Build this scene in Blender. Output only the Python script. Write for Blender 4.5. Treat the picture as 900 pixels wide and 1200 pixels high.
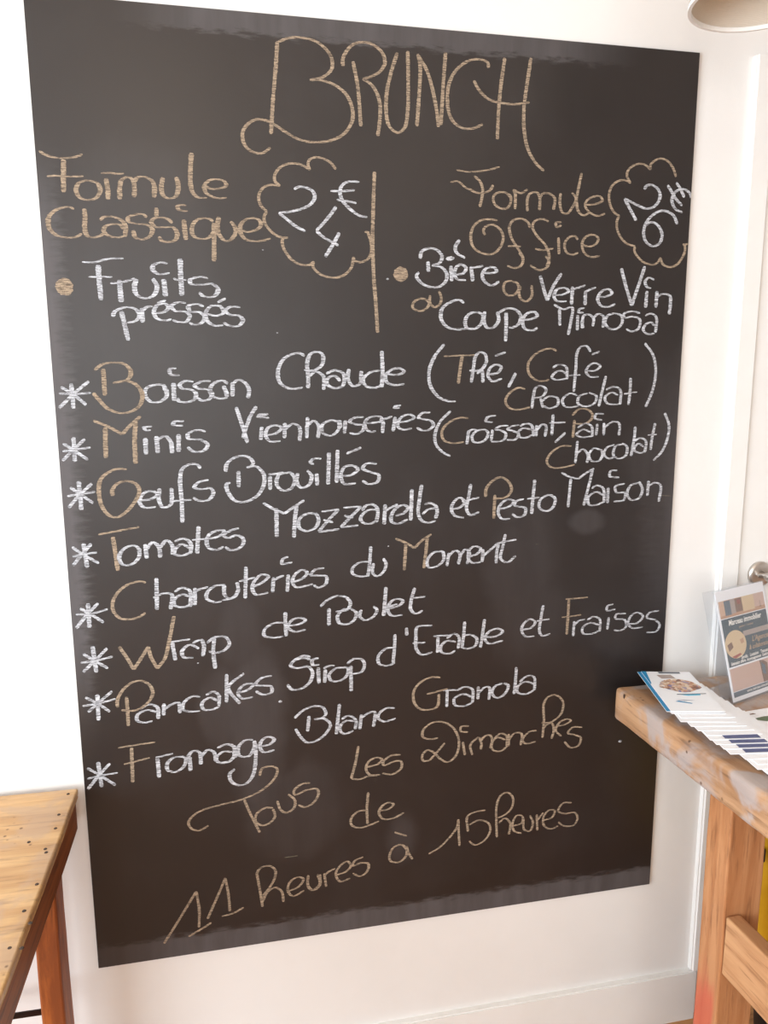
import bpy, bmesh, math, random
from mathutils import Vector, Matrix, noise
for o in list(bpy.data.objects): bpy.data.objects.remove(o, do_unlink=True)
SC = bpy.context.scene
COL = SC.collection
random.seed(7)
# ------------------------------------------------------------------ camera
cam = bpy.data.objects.new('camera', bpy.data.cameras.new('camera')); COL.objects.link(cam)
cam.data.sensor_fit = 'VERTICAL'; cam.data.sensor_height = 36.0; cam.data.lens = 904.0 / 1200 * 36
cam.data.clip_start = 0.02
_R = [[0.9781444858196319, -0.20787249065637703, -0.0047320702618086075],
      [-0.0404563890834721, -0.16794558324791295, -0.9849657667400654],
      [0.2039525568434359, 0.9636302759335826, -0.17268481653345275]]
_m = Matrix([[_R[0][0], -_R[1][0], -_R[2][0]], [_R[0][1], -_R[1][1], -_R[2][1]], [_R[0][2], -_R[1][2], -_R[2][2]]]).to_4x4()
_m.translation = Vector((0.27746805, -1.43542768, 1.52075512))
cam.matrix_world = _m
SC.camera = cam
# ------------------------------------------------------------------ light
w = bpy.data.worlds.new('world'); SC.world = w; w.use_nodes = True
w.node_tree.nodes['Background'].inputs[0].default_value = (0.80, 0.90, 1.0, 1)
w.node_tree.nodes['Background'].inputs[1].default_value = 1.2
def area(name, loc, target, sx, sy, power, color):
    l = bpy.data.lights.new(name, 'AREA'); l.shape = 'RECTANGLE'; l.size = sx; l.size_y = sy
    l.energy = power; l.color = color
    o = bpy.data.objects.new(name, l); COL.objects.link(o); o.location = loc
    o.rotation_euler = (Vector(target) - Vector(loc)).to_track_quat('-Z', 'Y').to_euler()
    return o
area('daylight_side_window', (-2.50, -1.85, 1.25), (1.0, -0.2, 1.0), 2.1, 2.2, 158, (0.82, 0.91, 1.0))
area('daylight_shopfront', (-0.6, -4.6, 1.45), (0.3, 0.0, .7), 2.6, 1.6, 45, (1.0, 0.95, 0.90))
def bulb(name, loc, power, color, r=0.05):
    l = bpy.data.lights.new(name, 'POINT'); l.energy = power; l.color = color; l.shadow_soft_size = r
    o = bpy.data.objects.new(name, l); COL.objects.link(o); o.location = loc
bulb('ceiling_lamp_light', (0.1, -1.9, 2.45), 8, (1.0, 0.78, 0.56), 0.12)
bulb('ceiling_lamp_light', (1.3, -2.6, 2.45), 6, (1.0, 0.84, 0.68), 0.12)
SC.view_settings.view_transform = 'Standard'; SC.view_settings.look = 'None'
SC.view_settings.exposure = 0.2; SC.view_settings.gamma = 1.0
SC.view_settings.use_curve_mapping = False
# ------------------------------------------------------------------ materials
def S(r, g, b):
    f = lambda c: (c / 255 / 12.92) if c <= 10 else ((c / 255 + 0.055) / 1.055) ** 2.4
    return (f(r), f(g), f(b), 1)
def new_mat(name, col, rough=0.6, spec=0.5, metal=0.0):
    m = bpy.data.materials.new(name); m.use_nodes = True
    b = m.node_tree.nodes['Principled BSDF']
    b.inputs['Base Color'].default_value = col; b.inputs['Roughness'].default_value = rough
    b.inputs['Metallic'].default_value = metal; b.inputs['Specular IOR Level'].default_value = spec
    return m
class NT:
    def __init__(s, m): s.t = m.node_tree; s.b = s.t.nodes['Principled BSDF']; s._c = None
    def n(s, kind, **kw):
        nd = s.t.nodes.new(kind)
        for k, v in kw.items():
            if k in nd.inputs: nd.inputs[k].default_value = v
            else: setattr(nd, k, v)
        return nd
    def l(s, a, b): s.t.links.new(a, b)
    def coord(s, scale=(1, 1, 1), loc=(0, 0, 0), kind='Object'):
        c = s.n('ShaderNodeTexCoord'); mp = s.n('ShaderNodeMapping')
        mp.inputs['Scale'].default_value = scale; mp.inputs['Location'].default_value = loc
        s.l(c.outputs[kind], mp.inputs[0]); return mp.outputs[0]
    def noise(s, vec, scale, detail=4, rough=0.55, dist=0.0):
        x = s.n('ShaderNodeTexNoise'); x.inputs['Scale'].default_value = scale; x.inputs['Detail'].default_value = detail
        x.inputs['Roughness'].default_value = rough; x.inputs['Distortion'].default_value = dist
        s.l(vec, x.inputs['Vector']); return x.outputs['Fac']
    def math(s, op, a, b=0.0, c=None, clamp=False):
        x = s.n('ShaderNodeMath'); x.operation = op; x.use_clamp = clamp
        for i, v in enumerate((a, b) if c is None else (a, b, c)):
            if isinstance(v, (int, float)): x.inputs[i].default_value = v
            else: s.l(v, x.inputs[i])
        return x.outputs[0]
    def rng(s, v, a, b, c=0.0, d=1.0, smooth=True):
        x = s.n('ShaderNodeMapRange'); x.interpolation_type = 'SMOOTHSTEP' if smooth else 'LINEAR'
        s.l(v, x.inputs[0])
        for i, q in enumerate((a, b, c, d)): x.inputs[i + 1].default_value = q
        return x.outputs[0]
    def mix(s, f, a, b):
        x = s.n('ShaderNodeMix'); x.data_type = 'RGBA'
        for i, v in ((0, f), (6, a), (7, b)):
            if isinstance(v, (int, float, tuple)): x.inputs[i].default_value = v
            else: s.l(v, x.inputs[i])
        return x.outputs[2]
    def bump(s, h, strength, dist=0.002):
        x = s.n('ShaderNodeBump'); x.inputs['Strength'].default_value = strength; x.inputs['Distance'].default_value = dist
        s.l(h, x.inputs['Height']); s.l(x.outputs[0], s.b.inputs['Normal'])

def paint(name, col, col2, rough=0.6, sc=6, bump=0.15):
    m = new_mat(name, col, rough, 0.4); t = NT(m); v = t.coord()
    n = t.noise(v, sc, 5); t.l(t.mix(t.rng(n, .35, .7), col, col2), t.b.inputs['Base Color'])
    t.bump(t.noise(v, 140, 3), bump, 0.001); return m
M = {}
M['wall'] = paint('wall paint', (.79, .775, .75, 1), (.77, .755, .73, 1), .65)
M['ceiling'] = paint('ceiling paint', (.82, .79, .74, 1), (.80, .77, .72, 1), .8)
M['trim'] = paint('white gloss paint', (.82, .81, .785, 1), (.80, .79, .76, 1), .35, 9, .05)
M['dark'] = new_mat('dark void', (.012, .011, .01, 1), .9)
def wood(name, light, dark, deep, axis='Y', rough=.45, sc=1.0, patch=None, holes=0.0):
    m = new_mat(name, light, rough, .4); t = NT(m)
    st = {'X': (1.2, 14, 14), 'Y': (14, 1.2, 14), 'Z': (14, 14, 1.2)}[axis]
    v = t.coord(tuple(q * sc for q in st)); vo = t.coord()
    g = t.noise(v, 2.2, 7, .62, .6); g2 = t.noise(v, 9, 4, .6)
    c = t.mix(t.rng(g, .36, .66), dark, light)
    c = t.mix(t.math('MULTIPLY', t.rng(g2, .52, .72), .6), c, deep)
    if patch:
        p = t.noise(vo, 9, 4, .6, .4); c = t.mix(t.math('MULTIPLY', t.rng(p, .44, .58), patch[1]), c, patch[0])
    if holes:
        vr = t.n('ShaderNodeTexVoronoi'); vr.inputs['Scale'].default_value = 55; t.l(vo, vr.inputs['Vector'])
        sp = t.rng(vr.outputs['Distance'], .10, .22, 1, 0)
        gate = t.rng(t.noise(vo, 14, 2), .55, .62)
        c = t.mix(t.math('MULTIPLY', t.math('MULTIPLY', sp, gate), holes), c, deep)
    t.l(c, t.b.inputs['Base Color'])
    t.bump(t.math('ADD', g, t.math('MULTIPLY', g2, .5)), .35, .002)
    return m
M['gold_wood'] = wood('golden worn wood', S(214, 174, 122), S(188, 144, 94), S(110, 76, 46), 'X', .33, .8, ((*S(184, 152, 122)[:3], 1), .7), .9)
M['brown_wood'] = wood('brown stained wood', S(150, 86, 40), S(108, 58, 28), S(60, 30, 14), 'Y', .5)
M['leg_wood'] = wood('orange stained wood', S(176, 98, 44), S(128, 66, 30), S(70, 36, 16), 'Z', .5)
M['top_wood'] = wood('rough worn tabletop', S(192, 152, 116), S(160, 120, 86), S(92, 64, 46), 'Y', .42, 1, (S(176, 168, 166), .75), .9)
M['edge_wood'] = M['top_wood']
M['pine_leg'] = wood('pine leg wood', S(194, 140, 96), S(172, 116, 74), S(120, 76, 46), 'Z', .55)
m = M['pine_leg'].copy(); M['pine_red'] = m; t = NT(m); src = t.b.inputs['Base Color'].links[0].from_socket
v = t.coord(); sx = t.n('ShaderNodeSeparateXYZ'); t.l(v, sx.inputs[0]); nz = t.math('MULTIPLY', t.math('SUBTRACT', t.noise(t.coord((30, 30, 8)), 1.0, 4), .5), .16)
zz = t.math('ADD', sx.outputs[2], nz); yy = t.math('ADD', sx.outputs[1], t.math('MULTIPLY', nz, .12))
mk = t.math('MULTIPLY', t.math('MULTIPLY', t.rng(zz, .25, .30), t.rng(zz, .36, .45, 1, 0)), t.math('MULTIPLY', t.rng(sx.outputs[0], .048, .056, 1, 0), t.rng(yy, -.318, -.308)))
t.l(t.mix(t.math('MULTIPLY', mk, .75), src, S(196, 88, 70)), t.b.inputs['Base Color'])
M['pine_rail'] = wood('pine rail wood', S(204, 156, 112), S(182, 132, 90), S(128, 84, 54), 'Y', .55)
M['floor'] = wood('oak floor board', S(196, 142, 88), S(168, 114, 66), S(110, 68, 34), 'X', .35)
M['red'] = new_mat('red paint mark', S(196, 118, 90), .6)
M['metal'] = new_mat('brushed steel', (.62, .58, .54, 1), .28, .5, 1.0)
M['darkmetal'] = new_mat('dark iron', (.045, .032, .028, 1), .5, .4, .4)
M['nail'] = new_mat('dark nail hole', (.05, .03, .02, 1), .8)
M['yellow'] = paint('yellow plastic', S(232, 182, 40), S(214, 160, 24), .4)
M['black'] = new_mat('black plastic', (.02, .016, .016, 1), .45)
def simple(name, rgb, rough=.45): M[name] = new_mat(name, S(*rgb), rough); return M[name]
simple('paper', (251, 252, 255)); simple('paper_back', (238, 234, 230)); simple('ink_blue', (40, 140, 190)); simple('ink_navy', (84, 92, 134))
simple('ink_grey', (84, 90, 100)); simple('ink_cyan', (90, 190, 225)); simple('ink_photo', (176, 138, 112)); simple('ink_peach', (216, 178, 150))
simple('ink_teal', (48, 74, 88)); simple('ink_slate', (92, 108, 122)); simple('ink_cream', (222, 196, 156)); simple('ink_pink', (212, 180, 166))
simple('ink_brown', (128, 92, 70)); simple('ink_white', (250, 248, 244)); simple('ink_gold', (198, 168, 138)); simple('ink_taupe', (176, 160, 152))
simple('ink_red', (170, 70, 50)); simple('ink_green', (96, 112, 84)); simple('ink_tan', (196, 150, 116)); simple('ink_violet', (112, 118, 190))
# shade fabric
m = new_mat('shade fabric', (.72, .64, .53, 1), .8, .2); t = NT(m); v = t.coord((1, 1, 1))
wv = t.n('ShaderNodeTexWave'); wv.bands_direction = 'Z'; wv.inputs['Scale'].default_value = 160; t.l(v, wv.inputs['Vector'])
t.bump(wv.outputs['Fac'], .3, .001); M['fabric'] = m
M['shade_rim'] = new_mat('shade rim', (.9, .87, .82, 1), .5)
# acrylic
m = new_mat('clear acrylic', (1, 1, 1, 1), .04); t = NT(m)
tr = t.n('ShaderNodeBsdfTransparent'); gl = t.n('ShaderNodeBsdfGlossy'); gl.inputs['Roughness'].default_value = .06
tr.inputs[0].default_value = (.985, .99, 1.0, 1)
lw = t.n('ShaderNodeLayerWeight'); lw.inputs[0].default_value = .5; fac = t.math('ADD', t.math('MULTIPLY', t.math('POWER', lw.outputs['Facing'], 4.0), .7), .04); ms = t.n('ShaderNodeMixShader')
df = t.n('ShaderNodeBsdfDiffuse'); df.inputs[0].default_value = (.85, .9, .96, 1); ms2 = t.n('ShaderNodeMixShader'); ms2.inputs[0].default_value = .04
t.l(fac, ms.inputs[0]); t.l(tr.outputs[0], ms.inputs[1]); t.l(gl.outputs[0], ms.inputs[2])
t.l(ms.outputs[0], ms2.inputs[1]); t.l(df.outputs[0], ms2.inputs[2]); t.l(ms2.outputs[0], t.t.nodes['Material Output'].inputs[0]); M['acrylic'] = m
# chalkboard: dark matt paint with the grey film of wiped chalk
BW, BH, BZ = 1.2, 1.754, 0.371
m = new_mat('chalkboard paint', S(58, 54, 54), .42, .5); t = NT(m)
vo = t.coord(); sx = t.n('ShaderNodeSeparateXYZ'); t.l(vo, sx.inputs[0]); X, Z = sx.outputs[0], sx.outputs[2]
n1 = t.noise(t.coord((3, 1, 14)), 9, 5, .6); n2 = t.noise(vo, 3.2, 5, .6, .3); n3 = t.noise(t.coord((9, 1, 1.2)), 3, 4, .6)
nn = t.math('MULTIPLY', t.math('SUBTRACT', n1, .5), .05)
Zt = t.math('ADD', Z, nn); Xt = t.math('ADD', X, t.math('MULTIPLY', t.math('SUBTRACT', n1, .5), .06))
top = t.math('MULTIPLY', t.rng(Zt, BH - .040, BH - .028), t.math('MULTIPLY', t.rng(X, .12, .30), t.rng(X, .88, 1.10, 1, 0)))
bot = t.math('MULTIPLY', t.rng(Zt, .036, .052, 1, 0), t.rng(X, .02, .2, .45, 1))
lef = t.math('MULTIPLY', t.math('MULTIPLY', t.rng(Xt, .010, .045, 1, 0), t.rng(Z, .45, .75)), t.rng(Z, 1.35, 1.55, 1, 0))
rig = t.math('MULTIPLY', t.math('MULTIPLY', t.rng(Xt, 1.10, 1.20), t.rng(Z, .55, .8)), t.rng(Z, .95, 1.25, .8, 0))
def blob(cx, cz, rx, rz):
    a = t.math('DIVIDE', t.math('SUBTRACT', X, cx), rx); b = t.math('DIVIDE', t.math('SUBTRACT', Z, cz), rz)
    d = t.math('ADD', t.math('MULTIPLY', a, a), t.math('MULTIPLY', b, b)); d = t.math('ADD', d, t.math('MULTIPLY', t.math('SUBTRACT', n2, .5), 4.0))
    return t.rng(d, .2, 1.2, 1, 0)
film = t.math('MULTIPLY', top, .34)
for q, k in ((bot, .42), (lef, .42), (rig, .25)): film = t.math('MAXIMUM', film, t.math('MULTIPLY', q, k))
for c, k in [((0.323, 0.471, 0.061, 0.192), 0.132), ((0.26, 0.521, 0.048, 0.096), 0.108), ((0.863, 0.811, 0.096, 0.144), 0.084), ((0.887, 0.647, 0.096, 0.112), 0.072), ((1.139, 0.977, 0.072, 0.096), 0.096), ((0.614, 0.192, 0.048, 0.072), 0.132), ((0.402, 0.269, 0.112, 0.112), 0.084), ((0.843, 0.882, 0.04, 0.048), 0.15), ((1.011, 0.854, 0.048, 0.029), 0.15), ((0.135, 1.341, 0.144, 0.192), 0.06), ((1.205, 1.149, 0.032, 0.064), 0.06), ((0.298, 0.673, 0.048, 0.096), 0.084)]: film = t.math('MAXIMUM', film, t.math('MULTIPLY', blob(*c), k))
film = t.math('ADD', film, t.math('MULTIPLY', t.rng(n2, .45, .75), .05))
film = t.math('MULTIPLY', film, t.rng(n3, .25, .7, .65, 1.1))
t.l(t.mix(film, S(34, 29, 28), S(112, 108, 110)), t.b.inputs['Base Color'])
t.l(t.rng(film, 0, .6, .37, .65), t.b.inputs['Roughness'])
t.bump(t.noise(vo, 260, 2), .12, .001); M['board'] = m
def chalk(name, a, b):
    m = new_mat(name, a, .9, .1); t = NT(m)
    h = t.noise(t.coord((70, 1, 620)), 1.0, 3, .6, .4); f = t.noise(t.coord(), 900, 2)
    k = t.math('ADD', t.math('MULTIPLY', h, .75), t.math('MULTIPLY', f, .25))
    t.l(t.mix(t.rng(k, .38, .62), b, a), t.b.inputs['Base Color']); return m
M['chalk_white'] = chalk('white chalk', S(208, 211, 217), S(98, 97, 99))
M['chalk_tan'] = chalk('tan chalk', S(174, 155, 132), S(92, 82, 73))
M['chalk_grey'] = chalk('faint chalk', S(120, 116, 100), S(70, 66, 62))
# ------------------------------------------------------------------ mesh helpers
def link(name, me, mat, parent=None, loc=None, rot=None):
    o = bpy.data.objects.new(name, me); COL.objects.link(o)
    if mat and not me.materials: me.materials.append(mat)
    if parent: o.parent = parent
    if loc: o.location = loc
    if rot: o.rotation_euler = rot
    return o
def obj(name, bm, mat, parent=None, smooth=False, loc=None, rot=None):
    me = bpy.data.meshes.new(name)
    if not name.startswith('chalk_'): bmesh.ops.recalc_face_normals(bm, faces=bm.faces[:])
    bm.to_mesh(me); bm.free()
    if smooth:
        for p in me.polygons: p.use_smooth = True
    return link(name, me, mat, parent, loc, rot)
def empty(name, loc, rz=0.0):
    o = bpy.data.objects.new(name, None); COL.objects.link(o); o.location = loc; o.rotation_euler = (0, 0, rz); o.empty_display_size = .05
    return o
def tag(o, label=None, cat=None, group=None, kind=None):
    if label: o['label'] = label
    if cat: o['category'] = cat
    if group: o['group'] = group
    if kind: o['kind'] = kind
    return o
def bx(bm, x0, x1, y0, y1, z0, z1):
    vs = [bm.verts.new((x, y, z)) for z in (z0, z1) for y in (y0, y1) for x in (x0, x1)]
    for f in ((0, 1, 3, 2), (4, 6, 7, 5), (0, 4, 5, 1), (2, 3, 7, 6), (0, 2, 6, 4), (1, 5, 7, 3)): bm.faces.new([vs[i] for i in f])
def box(name, d, mat, parent=None, bevel=0.0, seg=2):
    bm = bmesh.new(); bx(bm, *d)
    if bevel: bmesh.ops.bevel(bm, geom=bm.edges[:], offset=bevel, segments=seg, profile=.6, affect='EDGES')
    return obj(name, bm, mat, parent)
def beam(name, d, mat, parent=None, cuts=10, bevel=.004, rough=.0025, seed=0):
    """a sawn, slightly uneven board: bevelled box cut along its length, verts nudged by noise"""
    bm = bmesh.new(); bx(bm, *d)
    bmesh.ops.bevel(bm, geom=bm.edges[:], offset=bevel, segments=2, profile=.5, affect='EDGES')
    L = [d[1] - d[0], d[3] - d[2], d[5] - d[4]]; ax = L.index(max(L)); lo = d[ax * 2]
    nrm = [0, 0, 0]; nrm[ax] = 1
    for i in range(1, cuts):
        co = [0, 0, 0]; co[ax] = lo + L[ax] * i / cuts
        bmesh.ops.bisect_plane(bm, geom=bm.verts[:] + bm.edges[:] + bm.faces[:], plane_co=co, plane_no=nrm)
    for v in bm.verts:
        q = v.co * 9 + Vector((seed * 3.7, seed * 1.3, seed))
        dv = noise.noise_vector(q) * rough + noise.noise_vector(q * 4) * rough * .5
        dv[ax] = 0; v.co += dv
    return obj(name, bm, mat, parent)
def tube(bm, pts, r, n=12, cap=True):
    rings = []
    for i, p in enumerate(pts):
        p = Vector(p); a = Vector(pts[max(i - 1, 0)]); b = Vector(pts[min(i + 1, len(pts) - 1)]); d = (b - a).normalized()
        q = d.to_track_quat('Z', 'Y'); rr = r[i] if isinstance(r, (list, tuple)) else r
        rings.append([bm.verts.new(p + q @ Vector((rr * math.cos(2 * math.pi * k / n), rr * math.sin(2 * math.pi * k / n), 0))) for k in range(n)])
    for a, b in zip(rings, rings[1:]):
        for k in range(n): bm.faces.new((a[k], a[(k + 1) % n], b[(k + 1) % n], b[k]))
    if cap: bm.faces.new(rings[0][::-1]); bm.faces.new(rings[-1])
def lathe(bm, prof, n=48, closed=False):
    rings = [[bm.verts.new((r * math.cos(2 * math.pi * k / n), r * math.sin(2 * math.pi * k / n), z)) for k in range(n)] for r, z in prof]
    pr = list(zip(rings, rings[1:])) + ([(rings[-1], rings[0])] if closed else [])
    for a, b in pr:
        for k in range(n): bm.faces.new((a[k], a[(k + 1) % n], b[(k + 1) % n], b[k]))
# ------------------------------------------------------------------ setting
RX0, RX1, RY0, WY, H = -2.2, 4.2, -4.2, 0.006, 2.75
def struct(name, bm, mat, label=None):
    o = obj(name, bm, mat); o['kind'] = 'structure'
    if label: o['label'] = label
    return o
bm = bmesh.new(); bx(bm, RX0 - .1, RX1 + .1, RY0 - .1, .3, -.06, -.0125)
floor = struct('floor', bm, M['dark'], 'orange oak plank floor below the wall')
pm = {}
y = WY; row = 0
while y > RY0:
    x = RX0 - (row * .53) % 1.2
    while x < RX1:
        x1 = min(x + 1.2, RX1); x0 = max(x, RX0)
        if x1 - x0 > .05:
            key = (round(x1 - x0, 3))
            if key not in pm:
                b = bmesh.new(); bx(b, 0, x1 - x0 - .0015, -.139, 0, -.012, 0)
                me = bpy.data.meshes.new('plank'); bmesh.ops.bevel(b, geom=b.edges[:], offset=.0008, segments=1, affect='EDGES')
                bmesh.ops.recalc_face_normals(b, faces=b.faces[:]); b.to_mesh(me); b.free(); me.materials.append(M['floor']); pm[key] = me
            link('plank', pm[key], None, floor, (x0, y, 0))
        x += 1.2
    y -= .14; row += 1
DX0, DX1, DZ = 1.362, 2.19, 2.085
bm = bmesh.new()
bx(bm, RX0, DX0 - .001, WY, .16, 0, H); bx(bm, DX0 - .001, DX1, WY, .16, DZ, H); bx(bm, DX1, RX1, WY, .16, 0, H)
struct('wall_back', bm, M['wall'], 'white wall that carries the chalkboard')
WZ0, WZ1, WYa, WYb = .12, 2.35, -3.0, -.75
bm = bmesh.new()
bx(bm, RX0 - .15, RX0, WYb, WY + .15, 0, H); bx(bm, RX0 - .15, RX0, RY0, WYa, 0, H)
bx(bm, RX0 - .15, RX0, WYa, WYb, 0, WZ0); bx(bm, RX0 - .15, RX0, WYa, WYb, WZ1, H)
struct('wall_left', bm, M['wall'], 'white wall with the tall side window')
bm = bmesh.new()
for a, b in ((WYa, WYa + .06), (WYb - .06, WYb), (-1.9, -1.85)): bx(bm, RX0 - .11, RX0 - .05, a, b, WZ0, WZ1)
for a, b in ((WZ0, WZ0 + .06), (WZ1 - .06, WZ1)): bx(bm, RX0 - .11, RX0 - .05, WYa, WYb, a, b)
struct('window_1', bm, M['trim'], 'white side window frame')
bm = bmesh.new(); bx(bm, RX1, RX1 + .1, RY0, WY + .15, 0, H); struct('wall_right', bm, M['wall'])
bm = bmesh.new()
bx(bm, RX0, -2.0, RY0 - .15, RY0, 0, H); bx(bm, .9, RX1, RY0 - .15, RY0, 0, H); bx(bm, -2.0, .9, RY0 - .15, RY0, 0, .7); bx(bm, -2.0, .9, RY0 - .15, RY0, 2.5, H)
struct('wall_front', bm, M['wall'], 'white wall with the shopfront opening')
bm = bmesh.new(); bx(bm, RX0 - .15, RX1 + .1, RY0 - .15, .16, H, H + .1); struct('ceiling', bm, M['ceiling'])
# baseboard: runs to the door, the architrave stands on its end
bm = bmesh.new(); bx(bm, RX0, 1.332, -.009, WY, 0, .128)
bmesh.ops.bevel(bm, geom=[e for e in bm.edges if e.verts[0].co.z > .1 and e.verts[1].co.z > .1 and e.verts[0].co.y < 0 and e.verts[1].co.y < 0], offset=.003, segments=2, affect='EDGES')
struct('baseboard_back', bm, M['trim'], 'white painted skirting board')
bm = bmesh.new()
bx(bm, 1.3185, DX0 - .0015, -.010, WY, .130, 2.128); bx(bm, DX0 - .0015, DX1 + .05, -.010, WY, DZ + .002, 2.128); bx(bm, DX1 + .002, DX1 + .05, -.010, WY, .0, DZ)
bmesh.ops.bevel(bm, geom=[e for e in bm.edges if all(v.co.y < -.009 for v in e.verts) and all(v.co.x < 1.33 for v in e.verts)], offset=.004, segments=3, affect='EDGES')
struct('trim_1', bm, M['trim'], 'white door architrave')
bm = bmesh.new(); bx(bm, DX0 + .0, DX1, .045, .16, 0, DZ); struct('trim_2', bm, M['dark'], 'dark rebate behind the door edge')
door = box('door_1', (DX0 + .0035, DX1 - .003, -.004, .036, .006, DZ - .004), M['trim'], None, .002); tag(door, 'cream white door behind the sign holder', kind='structure')
bm = bmesh.new(); lathe(bm, [(0, .009), (.022, .009), (.0265, .0075), (.028, .004), (.028, 0), (0, 0)], 48)
ros = obj('handle_rosette', bm, M['metal'], door, True, (1.4165, -.004, 1.093), (math.radians(90), 0, 0))
bm = bmesh.new(); path = [(0, 0, .006), (0, 0, .030), (.003, 0, .040), (.010, 0, .047), (.022, 0, .050), (.060, 0, .050), (.115, 0, .050)]
tube(bm, path, [.010, .010, .0105, .0105, .010, .0095, .0095], 20)
obj('handle_lever', bm, M['metal'], ros, True)
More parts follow.
